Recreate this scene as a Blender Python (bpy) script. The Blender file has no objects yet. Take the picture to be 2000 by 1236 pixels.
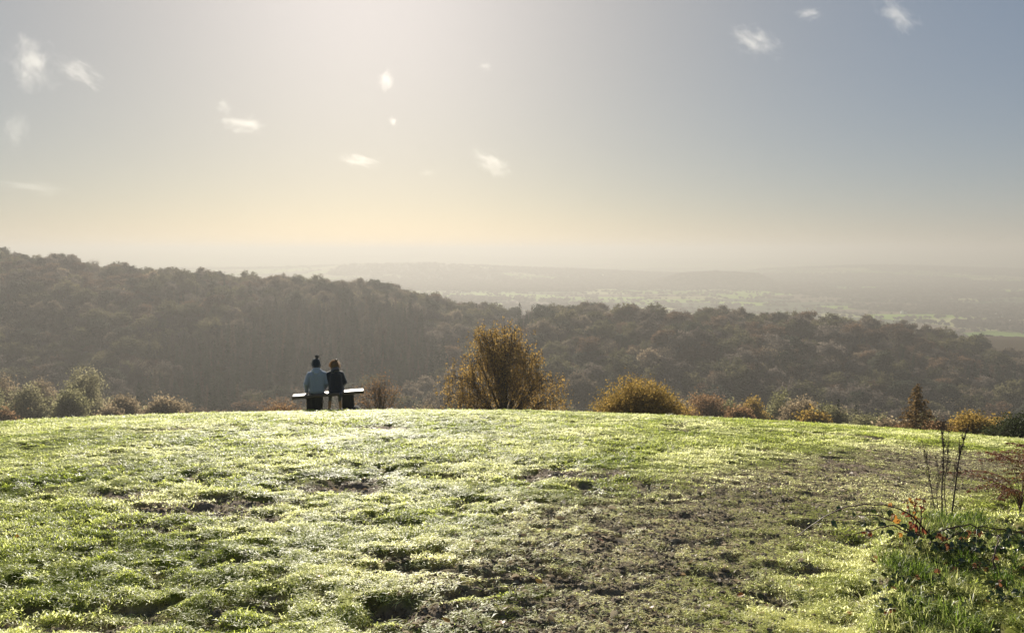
import bpy, bmesh, math, random
import numpy as np
from mathutils import Vector, Matrix, Euler

# ------------------------------------------------------------------ camera, sky, sun, exposure
sc = bpy.context.scene
COL = sc.collection
EYE, PITCH, FPX = 1.55, math.radians(5.07), 1444.0        # photo is 2000 x 1236 px
SUN_AZ, SUN_EL = math.radians(-11.0), math.radians(21.5)
cam = bpy.data.cameras.new('camera'); cam_o = bpy.data.objects.new('camera', cam); COL.objects.link(cam_o)
sc.camera = cam_o
cam.sensor_width = 36.0; cam.lens = 36.0 * FPX / 2000.0; cam.clip_start = 0.05; cam.clip_end = 120000.0
cam_o.location = (0, 0, EYE); cam_o.rotation_euler = (math.pi / 2 - PITCH, 0, 0)

world = bpy.data.worlds.new('World'); sc.world = world; world.use_nodes = True
def build_sky():
    nt = world.node_tree; N = nt.nodes; L = nt.links
    bg = N['Background']; bg.inputs['Strength'].default_value = 0.1
    sky = N.new('ShaderNodeTexSky'); sky.sky_type = 'NISHITA'; sky.sun_disc = False
    sky.sun_elevation = SUN_EL; sky.sun_rotation = SUN_AZ; sky.dust_density = 0.4
    tc = N.new('ShaderNodeTexCoord')
    def math_(op, a, b=None):
        n = N.new('ShaderNodeMath'); n.operation = op
        for k, v in enumerate((a, b)):
            if v is None: continue
            if isinstance(v, (int, float)): n.inputs[k].default_value = v
            else: L.new(v, n.inputs[k])
        return n.outputs[0]
    def scale(col, fac):
        n = N.new('ShaderNodeVectorMath'); n.operation = 'SCALE'
        if isinstance(col, tuple): n.inputs[0].default_value = col
        else: L.new(col, n.inputs[0])
        if isinstance(fac, (int, float)): n.inputs['Scale'].default_value = fac
        else: L.new(fac, n.inputs['Scale'])
        return n.outputs[0]
    def add(a, b):
        n = N.new('ShaderNodeVectorMath'); n.operation = 'ADD'
        for k, v in enumerate((a, b)):
            if isinstance(v, tuple): n.inputs[k].default_value = v
            else: L.new(v, n.inputs[k])
        return n.outputs[0]
    dot = N.new('ShaderNodeVectorMath'); dot.operation = 'DOT_PRODUCT'
    L.new(tc.outputs['Generated'], dot.inputs[0])
    dot.inputs[1].default_value = (math.sin(SUN_AZ) * math.cos(SUN_EL), math.cos(SUN_AZ) * math.cos(SUN_EL), math.sin(SUN_EL))
    th = math_('ARCCOSINE', math_('MINIMUM', dot.outputs['Value'], 0.99999))
    sep = N.new('ShaderNodeSeparateXYZ'); L.new(tc.outputs['Generated'], sep.inputs[0])
    el = math_('MAXIMUM', sep.outputs['Z'], 0.0)
    def gauss(deg):
        q = math_('DIVIDE', th, math.radians(deg))
        return math_('EXPONENT', math_('MULTIPLY', math_('MULTIPLY', q, q), -1.0))
    horizon = math_('EXPONENT', math_('DIVIDE', el, -0.12))
    # thin bright haze of the upper air: even veil, glow round the sun, warm band above the horizon
    tot = add(scale(sky.outputs[0], 0.02), (0.108, 0.160, 0.245))
    tot = add(tot, scale((0.132, 0.142, 0.206), gauss(14)))
    tot = add(tot, scale((0.33, 0.222, 0.055), gauss(28)))
    tot = add(tot, scale((0.16, 0.12, 0.052), horizon))
    tot = add(tot, scale((0.055, 0.038, 0.0), math_('MULTIPLY', math_('EXPONENT', math_('DIVIDE', el, -0.22)), gauss(48))))
    L.new(scale(tot, 5.0), bg.inputs['Color'])
build_sky()

sun = bpy.data.lights.new('sun', 'SUN'); sun.energy = 5.0; sun.angle = math.radians(0.5); sun.color = (1.0, 0.92, 0.80)
sun_o = bpy.data.objects.new('sun', sun); COL.objects.link(sun_o)
SUN_DIR = Vector((math.sin(SUN_AZ) * math.cos(SUN_EL), math.cos(SUN_AZ) * math.cos(SUN_EL), math.sin(SUN_EL)))
sun_o.rotation_euler = SUN_DIR.to_track_quat('Z', 'Y').to_euler(); sun_o.location = (0, 0, 60)

vs = sc.view_settings
vs.view_transform = 'Standard'; vs.look = 'None'; vs.exposure = 1.0; vs.gamma = 1.0; vs.use_curve_mapping = False
sc.render.engine = 'CYCLES'
cy = sc.cycles
cy.use_denoising = True; cy.max_bounces = 5; cy.diffuse_bounces = 3; cy.glossy_bounces = 2; cy.transmission_bounces = 4
cy.volume_bounces = 1; cy.transparent_max_bounces = 8; cy.sample_clamp_indirect = 4.0; cy.caustics_reflective = False
cy.caustics_refractive = False

# ------------------------------------------------------------------ helpers
R = np.random.default_rng(11)
_tab = np.random.default_rng(5).random((256, 256))
def vnoise(x, y):
    xi = np.floor(x).astype(np.int64); yi = np.floor(y).astype(np.int64)
    fx = x - xi; fy = y - yi
    fx = fx * fx * fx * (fx * (fx * 6 - 15) + 10); fy = fy * fy * fy * (fy * (fy * 6 - 15) + 10)
    a = _tab[xi & 255, yi & 255]; b = _tab[(xi + 1) & 255, yi & 255]
    c = _tab[xi & 255, (yi + 1) & 255]; d = _tab[(xi + 1) & 255, (yi + 1) & 255]
    return (a * (1 - fx) + b * fx) * (1 - fy) + (c * (1 - fx) + d * fx) * fy
def fbm(x, y, scale, octv=4, seed=0.0):
    s = 0.0; amp = 1.0; tot = 0.0; f = 1.0 / scale
    for k in range(octv):
        ca, sa = math.cos(k * 1.1 + seed), math.sin(k * 1.1 + seed)
        s = s + amp * vnoise((x * ca - y * sa) * f + 17.3 * k + seed * 31.7, (x * sa + y * ca) * f + 9.1 * k + seed * 12.9)
        tot += amp; amp *= 0.5; f *= 2.03
    return s / tot
def sstep(a, b, x):
    t = np.clip((x - a) / (b - a), 0, 1); return t * t * (3 - 2 * t)

def mesh_np(name, V, F, smooth=False, mats=(), fm=None):
    """F: list of int arrays (n,k)"""
    if not isinstance(F, list): F = [F]
    me = bpy.data.meshes.new(name)
    V = np.asarray(V, dtype=np.float32)
    me.vertices.add(len(V)); me.vertices.foreach_set('co', V.ravel())
    idx = np.concatenate([f.ravel() for f in F if len(f)]).astype(np.int32)
    cnt = np.concatenate([np.full(len(f), f.shape[1]) for f in F if len(f)]).astype(np.int32)
    st = np.concatenate([[0], np.cumsum(cnt)[:-1]]).astype(np.int32)
    me.loops.add(len(idx)); me.loops.foreach_set('vertex_index', idx)
    me.polygons.add(len(cnt)); me.polygons.foreach_set('loop_start', st)
    if smooth: me.polygons.foreach_set('use_smooth', np.ones(len(cnt), dtype=bool))
    for m in mats: me.materials.append(m)
    if fm is not None: me.polygons.foreach_set('material_index', np.asarray(fm, dtype=np.int32))
    me.update(calc_edges=True); me.validate()
    return me
def link(name, data, parent=None, label=None, cat=None, group=None, kind=None, loc=None):
    o = bpy.data.objects.new(name, data); COL.objects.link(o)
    if parent: o.parent = parent
    if loc is not None: o.location = loc
    if label: o['label'] = label
    if cat: o['category'] = cat
    if group: o['group'] = group
    if kind: o['kind'] = kind
    return o
class Geo:
    """collects quads and triangles"""
    def __init__(s): s.v = []; s.q = []; s.t = []; s.n = 0
    def add(s, V, Q=None, T=None):
        V = np.asarray(V, float)
        if Q is not None and len(Q): s.q.append(np.asarray(Q, int) + s.n)
        if T is not None and len(T): s.t.append(np.asarray(T, int) + s.n)
        s.v.append(V); s.n += len(V)
    def tube(s, P, rad, sides=5, cap=True):
        P = np.asarray(P, float); n = len(P)
        rad = np.broadcast_to(np.asarray(rad, float), (n,))
        T = np.gradient(P, axis=0); T /= np.linalg.norm(T, axis=1)[:, None] + 1e-9
        ref = np.array([0.31, 0.95, 0.05]) if abs(T[:, 2]).mean() > 0.6 else np.array([0.05, 0.1, 1.0])
        A = np.cross(T, ref); A /= np.linalg.norm(A, axis=1)[:, None] + 1e-9
        B = np.cross(T, A)
        an = np.arange(sides) * 2 * math.pi / sides
        V = P[:, None] + rad[:, None, None] * (np.cos(an)[None, :, None] * A[:, None] + np.sin(an)[None, :, None] * B[:, None])
        i = np.arange(n - 1)[:, None] * sides; j = np.arange(sides)[None]; k = (j + 1) % sides
        Q = np.stack([i + j, i + k, i + sides + k, i + sides + j], -1).reshape(-1, 4)
        s.add(V.reshape(-1, 3), Q)
        if cap:
            s.add(V[-1], T=[[0, m, m + 1] for m in range(1, sides - 1)])
    def leaves(s, C, size, rng, flat=0.0, asp=0.6, fold=0.0, normals=None):
        """rhombic leaf faces at C"""
        n = len(C)
        if n == 0: return
        nr = rng.normal(size=(n, 3)) if normals is None else normals
        nr[:, 2] += flat * np.sign(nr[:, 2] + 1e-6)
        nr /= np.linalg.norm(nr, axis=1)[:, None]
        a = np.cross(nr, rng.normal(size=(n, 3))); a /= np.linalg.norm(a, axis=1)[:, None]
        b = np.cross(nr, a)
        sz = (np.asarray(size) * rng.uniform(0.6, 1.3, n))[:, None]
        V = np.stack([C - a * sz, C + b * sz * asp + a * sz * 0.1, C + a * sz, C - b * sz * asp + a * sz * 0.1], 1)
        if fold: V[:, 0] += nr * sz * fold; V[:, 2] -= nr * sz * fold
        s.add(V.reshape(-1, 3), np.arange(4 * n).reshape(-1, 4))
    def arrays(s):
        V = np.concatenate(s.v); F = []
        if s.q: F.append(np.concatenate(s.q))
        if s.t: F.append(np.concatenate(s.t))
        return V, F
    def mesh(s, name, m, smooth=True):
        V, F = s.arrays(); return mesh_np(name, V, F, smooth, [m])
def leaf(g, base, d, up, L, Wd, curl=0.25):
    """pointed oval leaf folded along its midrib"""
    d = np.asarray(d, float); d /= np.linalg.norm(d); s = np.cross(d, up); s /= np.linalg.norm(s) + 1e-9; n = np.cross(s, d)
    ts = [0, 0.22, 0.5, 0.78, 1.0]; ws = [0.0, 0.85, 1.0, 0.6, 0.0]; V = []
    for t, w in zip(ts, ws):
        c = np.asarray(base) + d * L * t - n * L * curl * t * t
        V += [c - s * Wd * w * 0.5 + n * Wd * w * 0.16, c, c + s * Wd * w * 0.5 + n * Wd * w * 0.16]
    Q = []
    for k in range(4):
        i = 3 * k; Q += [[i, i + 1, i + 4, i + 3], [i + 1, i + 2, i + 5, i + 4]]
    g.add(V, Q)
def bez(a, b, c, n):
    t = np.linspace(0, 1, n)[:, None]
    return (1 - t) ** 2 * np.asarray(a) + 2 * t * (1 - t) * np.asarray(b) + t * t * np.asarray(c)

# ------------------------------------------------------------------ materials
def new_mat(name):
    m = bpy.data.materials.new(name); m.use_nodes = True
    return m, m.node_tree.nodes, m.node_tree.links
def ramp(N, stops):
    r = N.new('ShaderNodeValToRGB')
    e = r.color_ramp.elements
    while len(e) < len(stops): e.new(0.5)
    for el, (p, c) in zip(e, stops): el.position = p; el.color = (*c, 1)
    return r
def surf_mat(name, c1, c2, rough=0.8, nscale=8.0, bump=0.3, bdist=0.01, spec=0.3, detail=6.0, stretch=None):
    m, N, L = new_mat(name); b = N['Principled BSDF']
    tc = N.new('ShaderNodeTexCoord'); no = N.new('ShaderNodeTexNoise'); no.inputs['Scale'].default_value = nscale; no.inputs['Detail'].default_value = detail
    src = tc.outputs['Object']
    if stretch:
        mp = N.new('ShaderNodeMapping'); mp.inputs['Scale'].default_value = stretch; L.new(src, mp.inputs[0]); src = mp.outputs[0]
    L.new(src, no.inputs['Vector'])
    r = ramp(N, [(0.3, c1), (0.7, c2)]); L.new(no.outputs[0], r.inputs[0]); L.new(r.outputs[0], b.inputs['Base Color'])
    b.inputs['Roughness'].default_value = rough; b.inputs['Specular IOR Level'].default_value = spec
    bp = N.new('ShaderNodeBump'); bp.inputs['Strength'].default_value = bump; bp.inputs['Distance'].default_value = bdist
    L.new(no.outputs[0], bp.inputs['Height']); L.new(bp.outputs[0], b.inputs['Normal'])
    return m
def leaf_mat(name, stops, trans=0.45, rough=0.85, spec=0.05, obj_rand=0.6, tboost=1.5):
    """colour varies from plant to plant and from leaf to leaf; part of the light passes through"""
    m, N, L = new_mat(name); b = N['Principled BSDF']; out = N['Material Output']
    oi = N.new('ShaderNodeObjectInfo'); ge = N.new('ShaderNodeNewGeometry')
    mx = N.new('ShaderNodeMath'); mx.operation = 'MULTIPLY'; mx.inputs[1].default_value = obj_rand; L.new(oi.outputs['Random'], mx.inputs[0])
    my = N.new('ShaderNodeMath'); my.operation = 'MULTIPLY_ADD'; my.inputs[1].default_value = 1 - obj_rand
    L.new(ge.outputs['Random Per Island'], my.inputs[0]); L.new(mx.outputs[0], my.inputs[2])
    r = ramp(N, stops); L.new(my.outputs[0], r.inputs[0])
    L.new(r.outputs[0], b.inputs['Base Color']); b.inputs['Roughness'].default_value = rough; b.inputs['Specular IOR Level'].default_value = spec
    tr = N.new('ShaderNodeBsdfTranslucent')
    sc_ = N.new('ShaderNodeVectorMath'); sc_.operation = 'SCALE'; sc_.inputs['Scale'].default_value = tboost
    L.new(r.outputs[0], sc_.inputs[0]); L.new(sc_.outputs[0], tr.inputs['Color'])
    mi = N.new('ShaderNodeMixShader'); mi.inputs[0].default_value = trans
    L.new(b.outputs[0], mi.inputs[1]); L.new(tr.outputs[0], mi.inputs[2]); L.new(mi.outputs[0], out.inputs['Surface'])
    return m
M_bark = surf_mat('bark', (0.035, 0.026, 0.02), (0.085, 0.065, 0.05), 0.9, 6, 0.4, 0.02)
M_bark_pale = surf_mat('pale_twigs', (0.12, 0.09, 0.065), (0.2, 0.16, 0.12), 0.85, 6, 0.3, 0.02)
def wood_leaf(name, dark, mid_, pale_): return leaf_mat(name, [(0.0, dark), (0.6, mid_), (1.0, pale_)], 0.45, obj_rand=0.75)
M_wood = [wood_leaf('russet_wood', (0.05, 0.034, 0.024), (0.095, 0.06, 0.036), (0.15, 0.10, 0.06)), wood_leaf('grey_brown_wood', (0.05, 0.042, 0.036), (0.085, 0.07, 0.056), (0.15, 0.125, 0.10)),
          wood_leaf('olive_wood', (0.04, 0.04, 0.022), (0.08, 0.075, 0.036), (0.14, 0.12, 0.06)), wood_leaf('dark_green_wood', (0.022, 0.028, 0.02), (0.04, 0.045, 0.03), (0.07, 0.07, 0.045)),
          wood_leaf('tan_wood', (0.07, 0.055, 0.038), (0.12, 0.095, 0.065), (0.20, 0.16, 0.11))]
M_wood_leaf = M_wood[1]
M_conifer = leaf_mat('conifer_needles', [(0.0, (0.022, 0.032, 0.022)), (1.0, (0.055, 0.065, 0.035))], 0.2)
M_wood_larch = leaf_mat('faded_larch_needles', [(0.0, (0.055, 0.045, 0.03)), (1.0, (0.10, 0.078, 0.05))], 0.4)
M_twig = surf_mat('dull_twigs', (0.05, 0.042, 0.035), (0.085, 0.07, 0.058), 0.9, 6, 0.3, 0.02)
M_larch = leaf_mat('larch_needles', [(0.0, (0.12, 0.08, 0.035)), (1.0, (0.22, 0.15, 0.07))], 0.45, tboost=2.0)
M_birch = leaf_mat('golden_birch_leaves', [(0.0, (0.10, 0.066, 0.018)), (0.5, (0.225, 0.142, 0.036)), (1.0, (0.33, 0.225, 0.08))], 0.5, obj_rand=0.1, tboost=2.0)
M_olive = leaf_mat('olive_gold_leaves', [(0.0, (0.075, 0.055, 0.014)), (0.5, (0.18, 0.12, 0.028)), (1.0, (0.28, 0.19, 0.06))], 0.45, obj_rand=0.15, tboost=2.3)
M_rust = leaf_mat('rust_leaves', [(0.0, (0.08, 0.048, 0.026)), (0.5, (0.17, 0.10, 0.048)), (1.0, (0.26, 0.17, 0.095))], 0.45, obj_rand=0.2, tboost=1.8)
M_brown = leaf_mat('brown_leaves', [(0.0, (0.07, 0.055, 0.036)), (0.5, (0.15, 0.115, 0.068)), (1.0, (0.25, 0.20, 0.125))], 0.45, obj_rand=0.25, tboost=2.4)
M_dull = leaf_mat('dull_green_leaves', [(0.0, (0.06, 0.06, 0.026)), (0.5, (0.12, 0.115, 0.055)), (1.0, (0.22, 0.20, 0.11))], 0.45, obj_rand=0.25, tboost=2.4)
M_pale_olive = leaf_mat('pale_olive_leaves', [(0.0, (0.07, 0.066, 0.034)), (0.5, (0.15, 0.138, 0.072)), (1.0, (0.26, 0.235, 0.14))], 0.45, obj_rand=0.2, tboost=2.2)
M_dark = leaf_mat('dark_evergreen_leaves', [(0.0, (0.02, 0.03, 0.012)), (1.0, (0.06, 0.07, 0.028))], 0.25, rough=0.6)

# ------------------------------------------------------------------ the shape of the land
HA, HB, HD, HE = 0.0473, 0.00478, 0.017, 0.00338
def px2u(px): return (px - 1000.0) / FPX
RIDGES = {  # skyline of the tree tops in photo px, distance in metres
    'far': (np.array([-700, -300, 0, 100, 200, 330, 450, 600, 700, 800, 880, 960, 1020, 1080, 1150, 1250, 1400.]), np.array([470, 482, 496, 502, 517, 528, 541, 549, 557, 571, 591, 606, 624, 652, 700, 760, 900.]), 505.0),
    'near': (np.array([600, 750, 850, 930, 1000, 1050, 1100, 1200, 1300, 1450, 1600, 1700, 1800, 1880, 1950, 2000, 2300, 2700.]), np.array([900, 790, 735, 692, 650, 626, 618, 618, 614, 622, 630, 637, 653, 674, 697, 706, 745, 770.]), 395.0)}
def ridge1(u, which):
    X, Y, D = RIDGES[which]; px = 1000 + FPX * u
    yp = (np.interp(px - 25, X, Y) + np.interp(px + 25, X, Y) + np.interp(px, X, Y)) / 3
    return D, np.maximum(EYE + (490 - yp) / FPX * D - 11.0, -67.0)
def ridge(u):
    """the ridge that makes the skyline at this bearing"""
    n = 1000 + FPX * np.asarray(u) > 1045
    return np.where(n, ridge1(u, 'near')[0], ridge1(u, 'far')[0]), np.where(n, ridge1(u, 'near')[1], ridge1(u, 'far')[1])
def bump_ridge(px, r, prof_x, prof_y, r0, w, base=-130.0):
    """a far ridge whose skyline follows prof (photo px) when seen at distance r0"""
    yp = np.interp(px, prof_x, prof_y)
    top = EYE + (490 - yp) / FPX * r0
    return np.maximum(top - base, 0) * np.exp(-((r - r0) / w) ** 2)
def H(x, y):
    x = np.asarray(x, float); y = np.asarray(y, float)
    yy = np.maximum(y, 1e-3); u = np.clip(x / np.maximum(yy, 3.0), -1.3, 1.3)
    yc = np.minimum(y, 25.0); xc = np.where(y > 25.0, x / yy * yc, x); uc = x / np.maximum(yy, 3.0)
    q = HA * yc + HB * yc * yc + HD * xc + HE * xc * xc
    sl = HA + HD * u + 2 * np.sqrt(EYE * (HB + HE * u * u)) + 0.045
    near = -(q + sl * np.maximum(y - 25.0, 0))
    zv = -68.0 + 4 * (fbm(x, y, 90, 2, 3.0) - 0.5)
    px = 1000 + FPX * u
    zp = -130.0 + 16 * (fbm(x, y, 900, 3, 2.0) - 0.5)
    zp = zp + bump_ridge(px, y, [150, 500, 700, 850, 1000, 1200, 1400, 1500], [530, 524, 517, 515, 524, 530, 540, 580], 3600, 420)
    zp = zp + bump_ridge(px, y, [1250, 1330, 1400, 1480, 1540], [560, 536, 533, 538, 565], 2900, 220)
    zp = zp + bump_ridge(px, y, [1380, 1480, 1650, 1720, 1850, 2000, 2300], [560, 528, 521, 519, 524, 530, 530], 4000, 500)
    zp = zp + bump_ridge(px, y, [-300, 150, 300, 450, 620, 760, 820, 900, 1000, 1400, 1700, 2300], [500, 494, 492, 495, 501, 497, 494, 498, 503, 505, 500, 499], 7500, 1500)
    zp = zp + 60 * (fbm(x, y, 4000, 3, 7.0) - 0.35) * sstep(6000, 12000, y)
    lump = 3.0 * (fbm(x, y, 45, 2, 1.0) - 0.5) * sstep(240, 300, y); hills = []
    for wh in ('far', 'near'):
        D, zr = ridge1(u, wh); st = 240 if wh == 'near' else 300
        t = np.clip((y - st) / (D - st), 0, 1)
        up = zv + (zr - zv) * (0.55 * t + 0.45 * t * t * (3 - 2 * t)) + lump
        b = sstep(0, 1, (y - D - 10) / (620 if wh == 'far' else 700))
        hills.append(np.where(y > D, zr + lump + (zp - zr) * b, up))
    far = np.maximum(hills[0], hills[1])
    k = 5.0; d = near - far                                       # smooth maximum
    h = np.clip(0.5 + 0.5 * d / k, 0, 1)
    z = far * (1 - h) + near * h + k * h * (1 - h)
    return np.where(y < 60, near, z)
def ray(px, py):
    v = np.array([(px - 1000) / FPX, 1.0, -(py - 618) / FPX])
    return np.array([v[0], v[1] * math.cos(PITCH) + v[2] * math.sin(PITCH), -v[1] * math.sin(PITCH) + v[2] * math.cos(PITCH)])
def on_ground(px, py):
    """where the sight line of a photo pixel meets the near hill (its brow is a parabola, so this is exact)"""
    d = ray(px, py); A = HB * d[1] ** 2 + HE * d[0] ** 2; B = HA * d[1] + HD * d[0] + d[2]; disc = B * B - 4 * A * EYE
    if disc < 0: return None
    t = (-B - math.sqrt(disc)) / (2 * A); p = d * t
    return np.array([p[0], p[1], EYE + p[2]])
def at(px, py, Y):
    d = ray(px, py); s = Y / d[1]; return np.array([d[0] * s, Y, EYE + d[2] * s])

# grid of the ground sheet
def geo_rows(a, b, step): return np.exp(np.arange(math.log(a), math.log(b), step))
ROWS = np.concatenate([geo_rows(1.6, 26, 0.0055), geo_rows(26, 900, 0.04), geo_rows(900, 5000, 0.008), geo_rows(5000, 30000, 0.03), [30000.0]])
COLS = np.linspace(-1.05, 1.05, 701)
GY = np.repeat(ROWS[:, None], len(COLS), 1); GX = COLS[None] * (ROWS[:, None] + 2.0)
GZ = H(GX, GY)
NEAR = int(np.searchsorted(ROWS, 30.0))
nx, ny = GX[:NEAR], GY[:NEAR]

# worn path, bare patches and the overgrown verge, laid out on the ground
PATH = np.array([on_ground(*p)[:2] for p in [(1120, 1233), (1150, 1150), (1230, 1060), (1340, 1010), (1500, 968), (1640, 940), (1760, 915), (1900, 890)]])
def poly_dist(x, y, P):
    best = np.full(np.shape(x), 1e9)
    for a, b in zip(P[:-1], P[1:]):
        ab = b - a; t = np.clip(((x - a[0]) * ab[0] + (y - a[1]) * ab[1]) / (ab @ ab), 0, 1)
        best = np.minimum(best, np.hypot(x - a[0] - t * ab[0], y - a[1] - t * ab[1]))
    return best
PATCHES = [(400, 984, 200, 24), (225, 965, 110, 14), (525, 1006, 110, 13), (690, 945, 110, 22), (300, 1035, 120, 14), (180, 1215, 230, 18), (820, 1195, 110, 26), (500, 1180, 120, 16),
           (480, 1090, 90, 14), (760, 833, 60, 4), (310, 838, 60, 5), (1100, 925, 150, 14), (1330, 838, 50, 4), (1690, 855, 50, 4), (1640, 905, 60, 9), (1720, 925, 110, 14), (760, 1080, 60, 10)]
def masks(x, y):
    path = np.zeros(np.shape(x)); d = poly_dist(x, y, PATH)
    n1 = fbm(x, y, 0.55, 4, 1.5); n2 = fbm(x, y, 0.16, 3, 4.2)
    w = np.interp(y, [3, 5, 9, 14], [1.05, 1.15, 1.35, 1.2]); n3 = fbm(x, y, 0.10, 3, 2.9)
    path = np.exp(-(d / w) ** 2)
    mud = sstep(0.48, 0.92, path * 0.88 + (n1 - 0.5) * 0.55 + (n3 - 0.5) * 1.0)
    patch = np.zeros(np.shape(x))
    for (cx, cyy, hw, hh) in PATCHES:
        c = on_ground(cx, cyy); e = on_ground(cx + hw, cyy); f = on_ground(cx, cyy - hh); g = on_ground(cx, min(cyy + hh, 1236))
        rx = abs(e[0] - c[0]); ry = max(abs(f[1] - c[1]), abs(g[1] - c[1]))
        q = np.exp(-((x - c[0]) / rx) ** 2 - ((y - c[1]) / ry) ** 2)
        patch = np.maximum(patch, q)
    mud2 = sstep(0.32, 0.70, patch * 0.85 + (n1 - 0.5) * 0.8 + (n2 - 0.5) * 0.5)
    stray = sstep(0.66, 0.80, n1 * 0.6 + n2 * 0.4) * 0.8
    mud = np.maximum(np.maximum(np.maximum(mud * 0.85, 0.62 * sstep(0.2, 0.75, path)), mud2 * 1.14), stray)
    lush = fbm(x, y, 1.3, 4, 8.8)
    return mud, path, lush
VB = np.array([on_ground(*p)[:2] for p in [(1690, 1233), (1690, 1150), (1700, 1080), (1730, 1045), (1800, 1032), (1960, 1025)]])
def verge(x, y):
    """1 inside the overgrown strip by the bramble"""
    xb = np.interp(y, VB[:, 1], VB[:, 0]) + 0.12 * (fbm(x, y, 0.3, 3, 2.2) - 0.5)
    return sstep(-0.06, 0.16, x - xb) * (1 - sstep(VB[-1, 1] + 0.05, VB[-1, 1] + 0.3, y))

def holes(x, y):
    """small gaps between the tussocks"""
    return sstep(0.55, 0.66, fbm(x, y, 0.11, 3, 13.0) * 0.75 + 0.25 * fbm(x, y, 0.7, 2, 3.7))
def relief(x, y):
    """tussocks, hoof marks, little turf steps"""
    amp = np.interp(y, [1.5, 6, 14, 20], [1.0, 1.0, 0.9, 0.8])
    z = 0.065 * (fbm(x, y, 1.5, 3, 0.7) - 0.5) + 0.030 * (fbm(x, y, 0.34, 3, 5.1) - 0.5) + 0.052 * (fbm(x, y, 0.085, 3, 6.6) - 0.5) - 0.035 * holes(x, y)
    return z * amp
mud, path_m, lush = masks(nx, ny)
ver = verge(nx, ny); hol = holes(nx, ny); mud = np.maximum(mud, 0.75 * hol)
rel = relief(nx, ny) * (1 - 0.6 * path_m) + 0.014 * (fbm(nx, ny, 0.05, 2, 9.9) - 0.5) * mud - 0.02 * mud + 0.07 * ver
SCARPS = [(10, 140, 1178, .09), (130, 310, 1172, .10), (455, 610, 1150, .09), (330, 440, 1205, .05), (700, 830, 1160, .16), (840, 930, 1150, .05), (465, 545, 1060, .06), (735, 790, 1070, .06),
          (590, 690, 955, .05), (660, 735, 940, .05), (670, 730, 925, .04), (160, 240, 955, .04), (300, 470, 965, .05), (410, 450, 1000, .05), (520, 600, 1010, .05), (245, 300, 985, .05), (90, 180, 1010, .04),
          (1070, 1130, 910, .05), (980, 1060, 925, .04), (1210, 1300, 915, .06), (1600, 1660, 890, .07), (1410, 1445, 902, .06), (1360, 1390, 912, .04), (1480, 1500, 880, .03), (830, 890, 836, .05), (710, 800, 828, .04),
          (1290, 1340, 832, .04), (1400, 1450, 835, .03), (900, 1010, 1110, .06), (880, 960, 1145, .05), (1000, 1060, 1072, .04), (1370, 1460, 1080, .05), (1425, 1465, 1045, .04), (560, 640, 870, .03), (1160, 1210, 862, .03)]
rs = np.random.default_rng(23)
for _ in range(360):
    py = 840 + 390 * rs.random() ** 1.3; cx = rs.uniform(-80, 1750); w = rs.uniform(8, 38) * (0.5 + (py - 800) / 320)
    SCARPS.append((cx - w, cx + w, py, rs.uniform(.018, .05)))
for (x0, x1, py, dep) in SCARPS:
    c = on_ground((x0 + x1) / 2, py); e = on_ground(x1, py)
    if c is None or e is None: continue
    hw = max(abs(e[0] - c[0]), 0.05); Lg = dep * 1.3
    sel = (np.abs(nx - c[0]) < hw * 1.1) & (ny > c[1] - Lg * 3.5) & (ny < c[1] + 0.35)
    if not sel.any(): continue
    X, Y = nx[sel], ny[sel]
    s_ = (X - c[0]) / hw
    rim = c[1] + 0.30 * min(hw, 0.6) * (fbm(X, Y * 0 + c[1] * 7, 0.22, 3, 3.3) - 0.5) * 2 - 0.10 * hw * s_ * s_
    v = rim - Y
    prof = sstep(-0.02, dep * 0.35, v) * np.exp(-np.maximum(v, 0) / Lg)
    lip = 0.14 * np.exp(-((v + 0.04) / 0.06) ** 2)
    rel[sel] += dep * np.maximum(1 - s_ ** 2, 0) ** 0.7 * (lip - prof) * (0.35 + 1.3 * fbm(X, Y, 0.13, 3, 7.7))
    mud[sel] = np.maximum(mud[sel], sstep(0.15, 0.5, prof * np.maximum(1 - s_ ** 2, 0)))
fade = 1 - sstep(19.5, 26, ny)
GZ[:NEAR] += rel * fade
# flat footing under the bench
BC = on_ground(642, 801); BY = 17.6; BX = px2u(642) * BY * 1.0
ROWL = np.log(ROWS)
def gz(x, y):
    """height of the finished ground sheet"""
    x = np.asarray(x, float); y = np.asarray(y, float)
    i = np.clip(np.searchsorted(ROWS, y) - 1, 0, len(ROWS) - 2)
    fy = np.clip((y - ROWS[i]) / (ROWS[i + 1] - ROWS[i]), 0, 1)
    def row(k):
        c = np.clip((x / (ROWS[k] + 2.0) + 1.05) / 2.1 * 700, 0, 699.999); j = c.astype(int); f = c - j
        return GZ[k, j] * (1 - f) + GZ[k, j + 1] * f
    return row(i) * (1 - fy) + row(i + 1) * fy

# fields of the plain
def voro(x, y, cx, cyy, seed):
    gx = x / cx; gy = y / cyy; ix = np.floor(gx).astype(int); iy = np.floor(gy).astype(int)
    d1 = np.full(gx.shape, 9.0); d2 = np.full(gx.shape, 9.0); idn = np.zeros(gx.shape)
    for ax in (-1, 0, 1):
        for ay in (-1, 0, 1):
            jx, jy = ix + ax, iy + ay
            sx = jx + 0.15 + 0.7 * _tab[(jx + seed) & 255, jy & 255]; sy = jy + 0.15 + 0.7 * _tab[jx & 255, (jy + seed * 3 + 7) & 255]
            d = np.maximum(np.abs(gx - sx), np.abs(gy - sy)) * 0.6 + 0.4 * np.hypot(gx - sx, gy - sy)
            nd = d < d1
            d2 = np.where(nd, d1, np.minimum(d2, d)); idn = np.where(nd, _tab[(jx * 7 + seed) & 255, (jy * 13 + 5) & 255], idn); d1 = np.where(nd, d, d1)
    return idn, d2 - d1
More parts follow.
